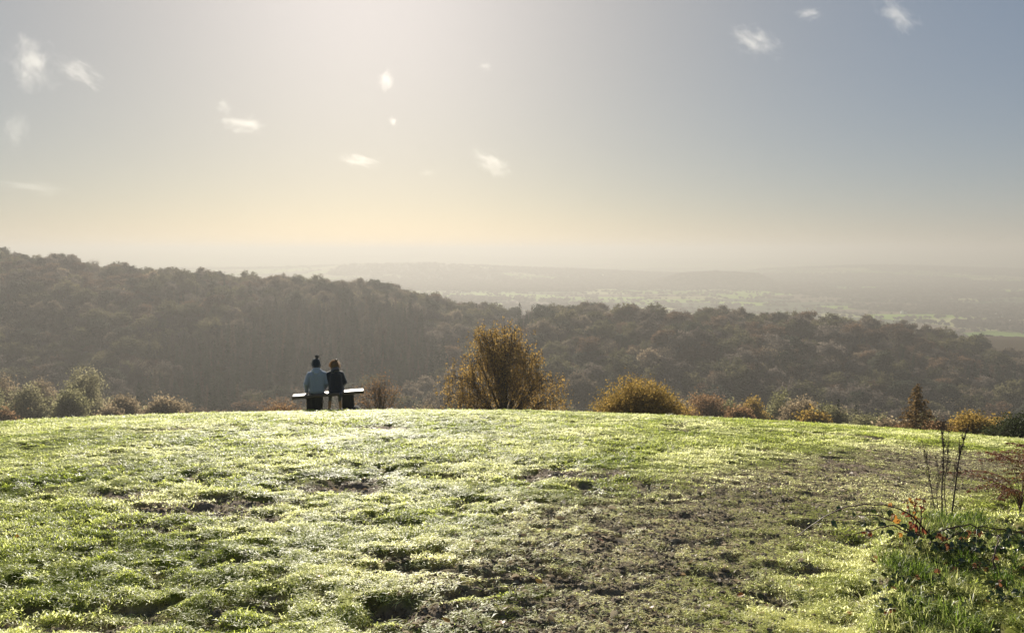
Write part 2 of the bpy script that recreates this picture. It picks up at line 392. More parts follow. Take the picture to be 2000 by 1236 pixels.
def wood_mask(x, y): 
    px = 1000 + FPX * x / np.maximum(y, 1)
    return sstep(0.565, 0.61, fbm(x, y, 520, 3, 11.0) + 0.10 * np.exp(-((y - 3600) / 300) ** 2) + 0.10 * np.exp(-((y - 2900) / 120) ** 2) * (px > 1240) * (px < 1540) + 0.10 * np.exp(-((y - 4000) / 350) ** 2)
                 - 0.12 * np.exp(-((y - 2150) / 330) ** 2) * (px > 850) * (px < 1800))
colv = np.zeros(GX.shape + (4,), np.float32); colv[..., 3] = 1
litter = np.array([0.055, 0.042, 0.024]); colv[..., :3] = litter
fx, fy_ = GX, GY
fid, fed = voro(fx, fy_, 180, 130, 3)
pal = np.array([[0.13, 0.21, 0.03], [0.18, 0.28, 0.035], [0.09, 0.13, 0.04], [0.24, 0.24, 0.10], [0.13, 0.10, 0.065], [0.21, 0.32, 0.04], [0.06, 0.08, 0.04], [0.32, 0.33, 0.14]])
fc = 1.1 * pal[np.clip((fid * 8).astype(int), 0, 7)]
wm = wood_mask(fx, fy_)[..., None]
fc = fc * (1 - wm) + np.array([0.05, 0.045, 0.03]) * wm
fm_ = sstep(700, 800, fy_)[..., None]
colv[..., :3] = colv[..., :3] * (1 - fm_) + fc * fm_
moss = np.array([0.075, 0.095, 0.010]); straw = np.array([0.16, 0.14, 0.06]); soil = np.array([0.15, 0.122, 0.092])
g_ = moss * (1 - sstep(0.42, 0.66, lush)[..., None]) + (0.6 * moss + 0.4 * straw) * sstep(0.42, 0.66, lush)[..., None]
mc_ = np.clip(mud, 0, 1)[..., None]; ncol = g_ * (1 - mc_) + soil * mc_
nf = (1 - sstep(24, 30, ny))[..., None]
colv[:NEAR, :, :3] = ncol * nf + np.array([0.09, 0.10, 0.03]) * (1 - nf)
mid = (GY >= 30) & (GY < 200)
colv[mid, :3] = np.array([0.08, 0.085, 0.03])

def ground_mat():
    m, N, L = new_mat('turf_soil_and_fields'); b = N['Principled BSDF']
    ca = N.new('ShaderNodeAttribute'); ca.attribute_name = 'col'
    mu = N.new('ShaderNodeAttribute'); mu.attribute_name = 'mud'
    tc = N.new('ShaderNodeTexCoord')
    n1 = N.new('ShaderNodeTexNoise'); n1.inputs['Scale'].default_value = 28; n1.inputs['Detail'].default_value = 8; L.new(tc.outputs['Object'], n1.inputs[0])
    n2 = N.new('ShaderNodeTexNoise'); n2.inputs['Scale'].default_value = 5; n2.inputs['Detail'].default_value = 5; L.new(tc.outputs['Object'], n2.inputs[0])
    r1 = ramp(N, [(0.3, (0.55, 0.55, 0.55)), (0.7, (1.5, 1.45, 1.4))]); L.new(n1.outputs[0], r1.inputs[0])
    r2 = ramp(N, [(0.3, (0.75, 0.75, 0.75)), (0.7, (1.25, 1.25, 1.25))]); L.new(n2.outputs[0], r2.inputs[0])
    mA = N.new('ShaderNodeMix'); mA.data_type = 'RGBA'; mA.blend_type = 'MULTIPLY'; mA.inputs[0].default_value = 1
    L.new(ca.outputs['Color'], mA.inputs[6]); L.new(r1.outputs[0], mA.inputs[7])
    mB = N.new('ShaderNodeMix'); mB.data_type = 'RGBA'; mB.blend_type = 'MULTIPLY'; mB.inputs[0].default_value = 1
    L.new(mA.outputs[2], mB.inputs[6]); L.new(r2.outputs[0], mB.inputs[7]); L.new(mB.outputs[2], b.inputs['Base Color'])
    rr = N.new('ShaderNodeMapRange'); rr.inputs[3].default_value = 0.85; rr.inputs[4].default_value = 0.80
    L.new(mu.outputs['Fac'], rr.inputs[0]); L.new(rr.outputs[0], b.inputs['Roughness']); b.inputs['Specular IOR Level'].default_value = 0.02
    bp = N.new('ShaderNodeBump'); bp.inputs['Strength'].default_value = 0.8; bp.inputs['Distance'].default_value = 0.012
    L.new(n1.outputs[0], bp.inputs['Height']); L.new(bp.outputs[0], b.inputs['Normal'])
    return m
nr_, nc_ = GX.shape
ii = (np.arange(nr_ - 1)[:, None] * nc_ + np.arange(nc_ - 1)[None]).ravel()
gme = mesh_np('ground', np.stack([GX, GY, GZ], -1).reshape(-1, 3), np.stack([ii, ii + 1, ii + nc_ + 1, ii + nc_], -1), True, [ground_mat()])
a_ = gme.attributes.new('col', 'FLOAT_COLOR', 'POINT'); a_.data.foreach_set('color', colv.ravel())
mfull = np.zeros(GX.shape, np.float32); mfull[:NEAR] = mud
a_ = gme.attributes.new('mud', 'FLOAT', 'POINT'); a_.data.foreach_set('value', mfull.ravel())
link('ground', gme, kind='structure')

# ------------------------------------------------------------------ scattering
def scatter(name, P, rot, scl, idx, sources, tint=None, **tags):
    coll = bpy.data.collections.new(name + '_kinds')
    for k, me in enumerate(sources):
        coll.objects.link(bpy.data.objects.new('%s_kind_%02d' % (name, k), me))
    me = bpy.data.meshes.new(name); n = len(P)
    me.vertices.add(n); me.vertices.foreach_set('co', np.asarray(P, np.float32).ravel())
    me.attributes.new('rot', 'FLOAT_VECTOR', 'POINT').data.foreach_set('vector', np.asarray(rot, np.float32).ravel())
    me.attributes.new('scl', 'FLOAT_VECTOR', 'POINT').data.foreach_set('vector', np.asarray(scl, np.float32).ravel())
    me.attributes.new('idx', 'INT', 'POINT').data.foreach_set('value', np.asarray(idx, np.int32))
    me.attributes.new('tint', 'FLOAT', 'POINT').data.foreach_set('value', np.asarray(tint if tint is not None else np.zeros(n), np.float32))
    o = link(name, me, **tags)
    ng = bpy.data.node_groups.new(name + '_scatter', 'GeometryNodeTree')
    ng.interface.new_socket('Geometry', in_out='INPUT', socket_type='NodeSocketGeometry'); ng.interface.new_socket('Geometry', in_out='OUTPUT', socket_type='NodeSocketGeometry')
    N = ng.nodes; L = ng.links
    gi = N.new('NodeGroupInput'); go = N.new('NodeGroupOutput'); ip = N.new('GeometryNodeInstanceOnPoints'); ci = N.new('GeometryNodeCollectionInfo')
    ci.inputs['Collection'].default_value = coll; ci.inputs['Separate Children'].default_value = True; ci.inputs['Reset Children'].default_value = True
    def attr(nm, t):
        a = N.new('GeometryNodeInputNamedAttribute'); a.data_type = t; a.inputs['Name'].default_value = nm; return a.outputs['Attribute']
    L.new(gi.outputs[0], ip.inputs['Points']); L.new(ci.outputs[0], ip.inputs['Instance']); ip.inputs['Pick Instance'].default_value = True
    L.new(attr('idx', 'INT'), ip.inputs['Instance Index']); L.new(attr('rot', 'FLOAT_VECTOR'), ip.inputs['Rotation']); L.new(attr('scl', 'FLOAT_VECTOR'), ip.inputs['Scale'])
    L.new(ip.outputs[0], go.inputs[0])
    o.modifiers.new('scatter', 'NODES').node_group = ng
    return o

# ------------------------------------------------------------------ trees
def lobe_tree(seed, lobes, r0=0.2, nb=14, leaves=60, lsize=0.3, lspread=0.6, droop=0.0, twigs=3, sub=1, low=0.35, asp=0.6, wood_sides=5):
    """trunk and limbs reach into every lobe of the crown; leaves sit round the limb ends"""
    rng = np.random.default_rng(seed); W = Geo(); LF = Geo()
    C = []; S = []
    vol = [l[3] * l[4] * l[5] for l in lobes]; vt = max(vol)
    for l, v in zip(lobes, vol):
        c = np.array(l[:3]); rad = np.array(l[3:6]); wgt = (v / vt) ** 0.33
        ctrl = np.array([c[0] * 0.25 + rng.normal() * 0.08 * rad[0], c[1] * 0.25, c[2] * 0.55])
        stem = bez((rng.normal() * r0 * 0.6, rng.normal() * r0 * 0.6, -0.3), ctrl, c + np.array([0, 0, rad[2] * 0.45]), 10)
        stem[1:-1] += rng.normal(size=(8, 3)) * 0.03 * rad.mean()
        W.tube(stem, np.linspace(r0 * (0.5 + 0.5 * wgt), r0 * 0.14, 10), wood_sides + 1)
        n = max(4, int(nb * (v / vt) ** 0.67))
        for _ in range(n):
            d = rng.normal(size=3); d[2] = d[2] * 0.9 + 0.25; d /= np.linalg.norm(d)
            e = c + d * rad * rng.uniform(0.5, 1.0)
            t = rng.uniform(low, 0.98); k = t * 9; i = int(k); a = stem[i] + (stem[min(i + 1, 9)] - stem[i]) * (k - i)
            mid = (a + e) / 2 + np.array([0, 0, 0.25 * np.linalg.norm(e - a)]) + rng.normal(size=3) * 0.08 * np.linalg.norm(e - a)
            br = bez(a, mid, e, 6); rb = r0 * rng.uniform(0.16, 0.26)
            W.tube(br, np.linspace(rb, rb * 0.22, 6), wood_sides - 1, False)
            ends = [(e, 1.0)]
            for _t in range(twigs):
                q = br[rng.integers(2, 6)]; dd = rng.normal(size=3) + 0.8 * d; dd[2] += 0.25; dd /= np.linalg.norm(dd)
                tip = q + dd * rad.mean() * rng.uniform(0.22, 0.5)
                W.tube(bez(q, (q + tip) / 2 + np.array([0, 0, 0.06]), tip, 3), np.linspace(rb * 0.3, rb * 0.1, 3), 3, False); ends.append((tip, 0.7))
            for (p, w) in ends:
                m = int(leaves * w / len(ends) * 1.6)
                g = rng.normal(size=(m, 3)) * lspread * np.array([1, 1, 0.75])
                if droop:
                    ns = max(1, m // 9); base = rng.normal(size=(ns, 3)) * lspread * 0.9; ln = rng.uniform(0.35, 1.0, ns) * droop
                    sid = rng.integers(0, ns, m); f = rng.random(m)
                    g = base[sid] + np.stack([0.06 * rng.normal(size=m), 0.06 * rng.normal(size=m), -f * ln[sid]], -1)
                    for s2 in range(ns):
                        W.tube(np.array([p + base[s2], p + base[s2] + [0.03, 0, -ln[s2] * 0.5], p + base[s2] + [0.05, 0.02, -ln[s2]]]), [0.009, 0.007, 0.004], 3, False)
                C.append(p + g); S.append(np.full(m, lsize))
    if leaves: LF.leaves(np.concatenate(C), np.concatenate(S), rng, 0.0, asp)
    return W, LF
def round_lobes(seed, h, w, n=7, base=0.25):
    rng = np.random.default_rng(seed); L = [(0, 0, h * 0.68, w * 0.36, w * 0.36, h * 0.27)]
    for k in range(n):
        a = k * 2 * math.pi / n + rng.uniform(-.3, .3); rr = w * rng.uniform(0.22, 0.33); zz = h * rng.uniform(base + 0.18, 0.78)
        s = rng.uniform(0.17, 0.27)
        L.append((math.cos(a) * rr, math.sin(a) * rr, zz, w * s, w * s, h * rng.uniform(0.12, 0.2)))
    return L
def conifer(seed, h, w, n=60, lsize=0.25, r0=0.16, gap=0.12, sparse=1.0, per=7):
    rng = np.random.default_rng(seed); W = Geo(); LF = Geo(); C = []; S = []
    tr = np.array([(rng.normal() * 0.02 * h * k / 8 * 0.3, 0, -0.3 + (h + 0.3) * k / 8) for k in range(9)])
    W.tube(tr, np.linspace(r0, 0.015, 9), 6)
    for k in range(n):
        f = (k + rng.random()) / n; z = h * (gap + (1 - gap) * f); ln = w * 0.5 * (1 - f) ** 0.8 * rng.uniform(0.65, 1.1) + 0.1
        a = k * 2.399 + rng.normal() * 0.3; d = np.array([math.cos(a), math.sin(a), 0])
        p0 = np.array([np.interp(z, tr[:, 2], tr[:, 0]), 0, z]); e = p0 + d * ln + np.array([0, 0, -0.12 * ln + 0.1 * ln * f])
        br = bez(p0, (p0 + e) / 2 + np.array([0, 0, 0.14 * ln]), e, 5)
        W.tube(br, np.linspace(r0 * 0.22 * (1 - f) + 0.012, 0.006, 5), 3, False)
        m = max(2, int(per * ln * sparse / 0.6))
        t = rng.uniform(0.15, 1, m); q = p0 + (e - p0) * t[:, None]; side = np.cross(d, [0, 0, 1])
        q = q + side * (rng.normal(size=m) * 0.16 * ln * (1.2 - t))[:, None] + np.array([0, 0, 1]) * (rng.normal(size=m) * 0.06 - 0.05 + 0.1 * (1 - (2 * t - 1) ** 2) * ln * 0.5)[:, None]
        C.append(q); S.append(np.full(m, lsize))
    LF.leaves(np.concatenate(C), np.concatenate(S), rng, 0.6, 0.45)
    return W, LF
def fuse(name, wl, mw, ml):
    W, LF = wl; Vw, Fw = W.arrays(); parts = [Vw]; F = []; mi = []
    off = len(Vw)
    quads = [f for f in Fw]; fm = [0] * sum(len(f) for f in Fw)
    if LF.n:
        Vl, Fl = LF.arrays(); parts.append(Vl); quads += [f + off for f in Fl]; fm += [1] * sum(len(f) for f in Fl)
    return mesh_np(name, np.concatenate(parts), quads, False, [mw, ml], fm)

KINDS = []                       # (name, wood, leaves, wood material, leaf material, label words)
for s in range(5):
    KINDS.append(('broadleaf_tree', lobe_tree(100 + s, round_lobes(200 + s, 12.5 + s * 0.4, 9.0 + (s % 3), 7), 0.28, 12, 60, 0.34, 0.66, twigs=1), M_bark, M_wood[s]))
for s in range(2):
    KINDS.append(('bare_tree', lobe_tree(140 + s, round_lobes(240 + s, 13.0, 9.5, 7), 0.26, 22, 6, 0.16, 0.7, twigs=5), M_twig, M_brown))
for s in range(2):
    KINDS.append(('spruce_tree', conifer(160 + s, 14.0 + s * 2, 5.0, 60, 0.5, 0.2, 0.08), M_bark, M_conifer))
KINDS.append(('larch_tree', conifer(170, 15.0, 4.6, 70, 0.42, 0.2, 0.1, 0.9), M_bark, M_wood_larch))
FUSED = [fuse('wood_%d' % k, kd[1], kd[2], kd[3]) for k, kd in enumerate(KINDS)]
PAIRS = [(kd[1][0].mesh('tree_trunk', kd[2]), kd[1][1].mesh('tree_crown', kd[3], False)) for kd in KINDS]

# the wooded hill across the valley
rw = np.random.default_rng(77)
pts = []
yr = 236.0
while yr < 560:
    xs = np.arange(-0.95 * yr, 0.95 * yr, 6.0); xs = xs + rw.uniform(-2.6, 2.6, len(xs)); ys = yr + rw.uniform(-2.6, 2.6, len(xs))
    pts.append(np.stack([xs, ys], -1)); yr += 6.0
pts = np.concatenate(pts); U = pts[:, 0] / pts[:, 1]; Dp, zr_ = ridge(U)
keep = ((pts[:, 1] < Dp + 45) | ((pts[:, 1] < 550) & (U < px2u(1180)))) & (rw.random(len(pts)) < 0.94); pts = pts[keep]; U = U[keep]; Dp = Dp[keep]
pz = gz(pts[:, 0], pts[:, 1]); PX = 1000 + FPX * U
con = (pts[:, 1] < Dp - 45 + 40 * (rw.random(len(pts)) < 0.12)) & ((fbm(pts[:, 0], pts[:, 1], 70, 2, 6.1) + 0.28 * np.exp(-((PX - 520) / 380) ** 2) * (pts[:, 1] < Dp - 60)) > 0.64)
rr = rw.random(len(pts))
kind_i = np.where(con, np.where(rr < 0.75, 7 + (rr * 8).astype(int) % 2, 9), np.where(rr < 0.12, 5 + (rr * 20).astype(int) % 2, np.clip(((fbm(pts[:, 0], pts[:, 1], 60, 2, 17.0) - 0.5) * 7 + 2.5 + rw.normal(0, 1.1, len(pts))).astype(int), 0, 4)))
sclw = np.clip(rw.lognormal(-0.30, 0.24, len(pts)), 0.45, 1.25) * np.where(con, 1.12, 1.0)
rank = np.abs(pts[:, 1] - Dp + 3)
# trees that can be told apart on the skyline and among the slope's crowns stand as trees of their own
lone = np.zeros(len(pts), bool)
for px in np.arange(-30, 2050, 17.0):
    c = np.where((np.abs(PX - px) < 8.5) & (rank < 12))[0]
    if len(c): lone[c[np.argmax(sclw[c] - rank[c] * 0.02)]] = True
cand = np.where(~con & (pts[:, 1] < Dp - 12) & (pts[:, 1] > 285) & (np.abs(U) < 0.72))[0]
pale = rw.choice(cand, 60, replace=False); 
sc3 = np.stack([sclw * rw.uniform(0.9, 1.15, len(pts)), sclw * rw.uniform(0.9, 1.15, len(pts)), sclw], -1)
rot3 = np.stack([np.zeros(len(pts)), np.zeros(len(pts)), rw.uniform(0, 6.28, len(pts))], -1)
P3 = np.stack([pts[:, 0], pts[:, 1], pz - 0.1], -1)
mass = ~lone; mass[pale] = False
scatter('hillside_wood', P3[mass], rot3[mass], sc3[mass], kind_i[mass], FUSED, kind='stuff', label='hazy brown autumn wood covering the hill across the valley', cat='wood')
RIDGE_LABEL = ['russet round-crowned tree', 'grey-brown round-crowned tree', 'olive round-crowned tree', 'dark green round-crowned tree', 'tan round-crowned tree', 'leafless pale-twigged tree', 'leafless fine-twigged tree', 'dark pointed spruce', 'tall dark spruce', 'thin tawny larch']
def ridge_label(k, sc_, near):
    return '%s%s on the skyline of the %s wooded ridge' % ('big ' if sc_ > 0.98 else 'small ' if sc_ < 0.82 else '', RIDGE_LABEL[k], 'nearer, lower' if near else 'higher, farther')
def place_tree(k, loc, rz, s3, label, group, name=None):
    e = link(name or KINDS[k][0], None, label=label, cat='tree', group=group, loc=loc)
    e.rotation_euler = (0, 0, rz); e.scale = s3
    link('trunk', PAIRS[k][0], e); link('crown', PAIRS[k][1], e)
    return e
for i in np.where(lone)[0]:
    k = int(kind_i[i]); place_tree(k, P3[i], rot3[i, 2], sc3[i], ridge_label(k, sclw[i], PX[i] > 1045), 'skyline trees of the wooded ridge')
M_pale = leaf_mat('pale_crown_leaves', [(0.0, (0.14, 0.105, 0.065)), (1.0, (0.27, 0.21, 0.135))], 0.45, obj_rand=0.5)
PALE = [(PAIRS[k][0], KINDS[k][1][1].mesh('pale_crown', M_pale, False)) for k in range(5)]
for n_, i in enumerate(pale):
    e = link('broadleaf_tree', None, label='pale golden crown standing out from the dark slope below the ridge', cat='tree', group='pale crowns on the wooded slope', loc=P3[i])
    e.rotation_euler = (0, 0, rot3[i, 2]); e.scale = sc3[i] * 0.85
    link('trunk', PALE[n_ % 5][0], e); link('crown', PALE[n_ % 5][1], e)

# hedges and copses of the plain
rp = np.random.default_rng(31)
hx_y = np.where(rp.random(170000) < 0.45, np.sqrt(rp.uniform(900 ** 2, 3000 ** 2, 170000)), np.sqrt(rp.uniform(800 ** 2, 5200 ** 2, 170000))); hx_x = rp.uniform(-0.78, 0.78, 170000) * hx_y
_, ed = voro(hx_x, hx_y, 180, 130, 3)
inw = rp.random(170000) < wood_mask(hx_x, hx_y) * 0.55
hed = (ed < 0.05) & (rp.random(170000) < 0.75)
lonely = rp.random(170000) < 0.0015
ok = inw | hed | lonely
hx_x, hx_y, inw = hx_x[ok], hx_y[ok], inw[ok]
SMALL = [fuse('copse_%d' % s, lobe_tree(300 + s, round_lobes(310 + s, 9.0, 9.5, 5, 0.1), 0.3, 4, 14, 0.95, 0.9, twigs=0), M_bark, M_wood_leaf) for s in range(4)]
ss = rp.uniform(0.5, 1.05, len(hx_x)) * np.where(inw, 1.25, 0.85)
scatter('hedges_and_copses', np.stack([hx_x, hx_y, gz(hx_x, hx_y) - 0.2], -1), np.stack([0 * ss, 0 * ss, rp.uniform(0, 6.28, len(ss))], -1), np.stack([ss * 1.2, ss * 1.2, ss], -1),
        rp.integers(0, 4, len(ss)), SMALL, kind='stuff', label='hazy hedges and copses dividing the far fields', cat='hedges')

# farmhouses far out on the plain
M_render = surf_mat('white_render', (0.72, 0.70, 0.66), (0.82, 0.80, 0.76), 0.8, 0.5, 0.1)
M_tile = surf_mat('roof_tile', (0.10, 0.07, 0.06), (0.16, 0.11, 0.09), 0.7, 2, 0.3)
M_pane = surf_mat('window_glass', (0.02, 0.025, 0.03), (0.04, 0.045, 0.05), 0.1, 1, 0.0)
def box(g, x0, x1, y0, y1, z0, z1):
    V = [(x, y, z) for z in (z0, z1) for y in (y0, y1) for x in (x0, x1)]
    g.add(V, [[0, 1, 3, 2][::-1], [4, 5, 7, 6], [0, 1, 5, 4], [1, 3, 7, 5], [3, 2, 6, 7], [2, 0, 4, 6]])
gw = Geo(); box(gw, -6, 6, -4, 4, -1, 5)
gw.add([(-6, -4, 5), (-6, 4, 5), (-6, 0, 8.4), (6, -4, 5), (6, 4, 5), (6, 0, 8.4)], T=[[0, 1, 2], [3, 5, 4]])
house_wall = gw.mesh('house_wall', M_render, False)
gr = Geo()
for sg in (-1, 1):
    gr.add([(-6.4, sg * 4.5, 4.7), (6.4, sg * 4.5, 4.7), (6.4, 0, 8.55), (-6.4, 0, 8.55), (-6.4, sg * 4.5, 4.95), (6.4, sg * 4.5, 4.95), (6.4, 0, 8.85), (-6.4, 0, 8.85)],
           [[0, 1, 2, 3], [4, 5, 6, 7], [0, 1, 5, 4], [1, 2, 6, 5], [3, 0, 4, 7]])
house_roof = gr.mesh('house_roof', M_tile, False)
gc = Geo(); box(gc, 3.6, 4.8, -0.6, 0.6, 7.6, 10.2); house_chim = gc.mesh('house_chimney', M_tile, False)
gp = Geo(); box(gp, -0.6, 0.6, -0.04, 0.04, -0.7, 0.7); pane_me = gp.mesh('house_window', M_pane, False)
gd = Geo(); box(gd, -0.5, 0.5, -0.04, 0.04, 0, 2.1); door_me = gd.mesh('house_door', M_tile, False)
for (px, r, rz, lab) in [(905, 2330, 0.2, 'small white farmhouse beside the brightest green field'), (1395, 1500, -0.4, 'white cottage among trees beyond the end of the ridge'), (1768, 1560, 0.5, 'white house by a hedge on the plain'),
                         (1955, 1480, 0.1, 'bright white house on the plain past the low fields'), (1985, 1300, -0.2, 'white house close to the end of the wooded ridge'), (1180, 3300, 0.3, 'tiny pale farmhouse near the far wooded ridge'), (575, 3900, 0.0, 'tiny white farm glinting far off above the left wood')]:
    x = px2u(px) * r; y = r
    h = link('farmhouse', None, label=lab, cat='house', group='farmhouses on the plain', loc=(x, y, float(gz(x, y)) + 0.4)); h.rotation_euler = (0, 0, rz)
    link('wall', house_wall, h); rf = link('roof', house_roof, h); link('chimney', house_chim, rf)
    link('door', door_me, h, loc=(0, -4.06, -0.3))
    for wx in (-4, 0, 4):
        for wz in (1.4, 3.7):
            if wx == 0 and wz < 2: continue
            link('window', pane_me, h, loc=(wx, -4.06, wz))

# ------------------------------------------------------------------ trees and bushes just below the brow
def own_tree(name, wl, mw, ml, px, Y, label, group=None, cat='tree', sink=0.15, scale=1.0, rz=0.0, crown='crown', trunk='trunk'):
    x = px2u(px) * Y * (1 / 1.0)
    x = at(px, 800, Y)[0]
    e = link(name, None, label=label, cat=cat, group=group, loc=(x, Y, float(gz(x, Y)) - sink)); e.scale = (scale,) * 3; e.rotation_euler = (0, 0, rz)
    link(trunk, wl[0].mesh(name + '_wood', mw), e)
    if wl[1].n: link(crown, wl[1].mesh(name + '_leaves', ml, False), e)
    return e
# big golden weeping birch; heights measured from its base (brow line is about 2 m up at this distance)
YB = 50.0; bx = at(985, 800, YB)[0]; bz = float(gz(bx, YB)); brow = at(985, 803, YB)[2] - bz
def Lb(px, py, rx, rz, ry=None): 
    p = at(px, py, YB); return (p[0] - bx, R.uniform(-0.8, 0.8), p[2] - bz, rx / 28.9, (ry or rx) / 28.9 * 0.9, rz / 28.9)
birch = lobe_tree(501, [Lb(978, 672, 50, 34), Lb(940, 660, 30, 28), Lb(1036, 684, 24, 24), Lb(985, 705, 60, 34), Lb(930, 700, 26, 26), Lb(1042, 702, 26, 28), Lb(1000, 652, 18, 20), Lb(958, 646, 16, 18), Lb(985, 640, 14, 14), Lb(902, 735, 38, 38), Lb(1066, 742, 34, 40), Lb(985, 745, 55, 45), Lb(876, 780, 28, 28), Lb(1080, 778, 26, 28), Lb(930, 775, 36, 30), Lb(1040, 785, 36, 26)],
                  0.15, 32, 104, 0.060, 0.33, droop=0.95, twigs=5, low=0.2)
own_tree('weeping_birch', birch, M_bark, M_birch, 985, YB, 'large golden weeping birch with many dark stems behind the grassy brow')
FAR = 1.0
def bush(name, px0, px1, ptop, Y, mw, ml, seed, label, nl=60, ls=0.07, r0=0.06, nb=26, group=None, sp=0.22, n=5, cat='bush', twigs=4, dome=True):
    """a bush filling px0..px1 down to the brow, top at ptop"""
    Y *= FAR; ls *= FAR; r0 *= FAR; sp *= FAR
    cx = (px0 + px1) / 2; x = at(cx, 800, Y)[0]; zb = float(gz(x, Y)); s = Y / FPX
    top = at(cx, ptop, Y)[2] - zb; w = (px1 - px0) * s * 1.16; rng = np.random.default_rng(seed); L = [(0, 0, top * 0.56, w * 0.30, w * 0.28, top * 0.40)]
    for k in range(n):
        f = (k + 0.5) / n * 2 - 1
        hh = top * (math.sqrt(max(1 - (f * 0.92) ** 2, 0.08)) if dome else rng.uniform(0.5, 0.95)) * rng.uniform(0.88, 1.0)
        L.append((f * w * 0.36, rng.uniform(-0.2, 0.2) * w, hh * 0.62, w * 0.19, w * 0.2, hh * 0.36))
    return own_tree(name, lobe_tree(seed, L, r0, nb, nl, ls, sp, twigs=twigs, low=0.15), mw, ml, cx, Y, label, group, cat, 0.1)
bush('sallow_bush', 1150, 1338, 740, 42, M_bark, M_olive, 510, 'wide domed olive-gold bush right of the weeping birch', 120, 0.055, 0.05, 46, sp=0.24, n=7, twigs=6)
bush('hawthorn_bush', 692, 792, 716, 34, M_bark_pale, M_rust, 511, 'half-bare rusty bush just right of the bench', 14, 0.04, 0.04, 46, sp=0.2, n=5, twigs=8)
bush('low_russet_bush', 506, 592, 781, 36, M_bark_pale, M_rust, 512, 'low russet bush peeping over the brow left of the bench', 34, 0.045, 0.03, 26, n=4)
bush('low_russet_bush', 1052, 1132, 788, 60, M_bark, M_brown, 513, 'small brown bush between the birch and the domed bush', 40, 0.07, 0.04, 20, n=3)
bush('low_russet_bush', 790, 872, 782, 62, M_bark_pale, M_brown, 514, 'small thin brown bush between the rusty bush and the birch', 22, 0.06, 0.04, 24, n=4)
FAR = 1.45
bush('broadleaf_tree', 1330, 1430, 764, 75, M_bark, M_rust, 515, 'reddish brown tree behind the right end of the domed bush', 90, 0.11, 0.1, 26, cat='tree', sp=0.34)
bush('broadleaf_tree', 1425, 1505, 772, 78, M_bark, M_olive, 516, 'amber tree below the brow beside the reddish brown tree', 90, 0.11, 0.1, 26, cat='tree', sp=0.34)
bush('broadleaf_tree', 1478, 1560, 763, 90, M_bark, M_dull, 517, 'dull olive tree with a tall oval crown below the brow', 90, 0.13, 0.12, 24, cat='tree', sp=0.36)
bush('broadleaf_tree', 1522, 1600, 765, 84, M_bark_pale, M_brown, 518, 'pale brown spreading tree leaning on the dull olive tree', 70, 0.12, 0.12, 26, cat='tree', sp=0.36)
bush('broadleaf_tree', 1588, 1660, 782, 80, M_bark, M_dull, 519, 'grey-green low tree before the small dark firs', 80, 0.12, 0.1, 24, cat='tree', sp=0.34)
bush('broadleaf_tree', 1655, 1712, 803, 70, M_bark, M_dull, 520, 'low dull bushy tree at the foot of the firs', 60, 0.10, 0.06, 20, cat='tree', sp=0.3)
FAR = 1.0
bush('broadleaf_tree', 1740, 1792, 822, 52, M_bark, M_rust, 521, 'orange-brown scrub in front of the lone larch', 60, 0.07, 0.05, 22, sp=0.25, cat='bush')
bush('thicket_bush', 1838, 1952, 803, 46, M_bark, M_olive, 522, 'bright amber thicket bush behind the bare stalks', 110, 0.065, 0.06, 34, n=6, sp=0.28)
bush('evergreen_shrub', 1940, 2075, 800, 36, M_bark, M_dark, 523, 'dark evergreen shrub past the amber thicket', 120, 0.06, 0.06, 34, n=6, sp=0.24)
bush('thicket_bush', 1800, 1862, 818, 44, M_bark, M_rust, 524, 'rust-brown scrub between the larch and the amber thicket', 70, 0.06, 0.05, 26, n=4, sp=0.24)
def fir(px, ptop, w, Y, ml, seed, label, name, sparse=1.0, mw=M_bark, n=56, ls=0.2, per=7):
    x = at(px, 800, Y)[0]; h = at(px, ptop, Y)[2] - float(gz(x, Y)); wl = conifer(seed, h, w * Y / FPX, n, ls, 0.12, 0.08, sparse, per)
    return own_tree(name, wl, mw, ml, px, Y, label, None)
fir(1790, 746, 118, 46, M_larch, 530, 'lone tawny larch with a straight dark trunk', 'larch_tree', 1.0, M_bark, 90, 0.095, 28)
fir(1637, 776, 34, 115, M_conifer, 531, 'taller dark fir between dull trees below the brow', 'fir_tree', 1.3)
fir(1672, 790, 36, 110, M_conifer, 532, 'squat dark fir next to the taller fir', 'fir_tree', 1.3)
fir(1714, 799, 22, 115, M_conifer, 533, 'very small dark fir standing alone left of the larch', 'fir_tree', 1.3)
# cluster at the left
FAR = 1.75
for k, (a, b, t, Y, ml, lab) in enumerate([(124, 212, 713, 92, M_pale_olive, 'tall pale-edged tree above the left group of trees'), (18, 100, 742, 84, M_pale_olive, 'round yellow-green tree in front of a hazy brown one'), (98, 172, 752, 80, M_dull, 'broad dull green tree in front of the tall pale-edged tree'),
                                           (-20, 36, 718, 104, M_brown, 'brown tree at the back of the left group'), (210, 276, 762, 86, M_brown, 'round tan tree standing apart from the left group'), (200, 234, 793, 72, M_brown, 'tiny tan tree at the foot of the round tan tree'),
                                           (276, 352, 772, 78, M_brown, 'low dome-shaped tan tree at the end of the left group'), (310, 366, 766, 100, M_bark_pale, 'bare pale-twigged tree behind the dome-shaped tan tree'), (-10, 24, 800, 70, M_rust, 'low brown bush at the front of the left group'), (60, 110, 725, 112, M_brown, 'hazy brown tree behind the round yellow-green tree')]):
    bush('broadleaf_tree', a, b, t, Y, M_bark if k != 7 else M_bark_pale, ml if k != 7 else M_brown, 540 + k, lab, 90 if k != 7 else 8, 0.125, 0.12, 30, 'trees below the left brow', 0.36, 6, 'tree', 3 if k != 7 else 8)

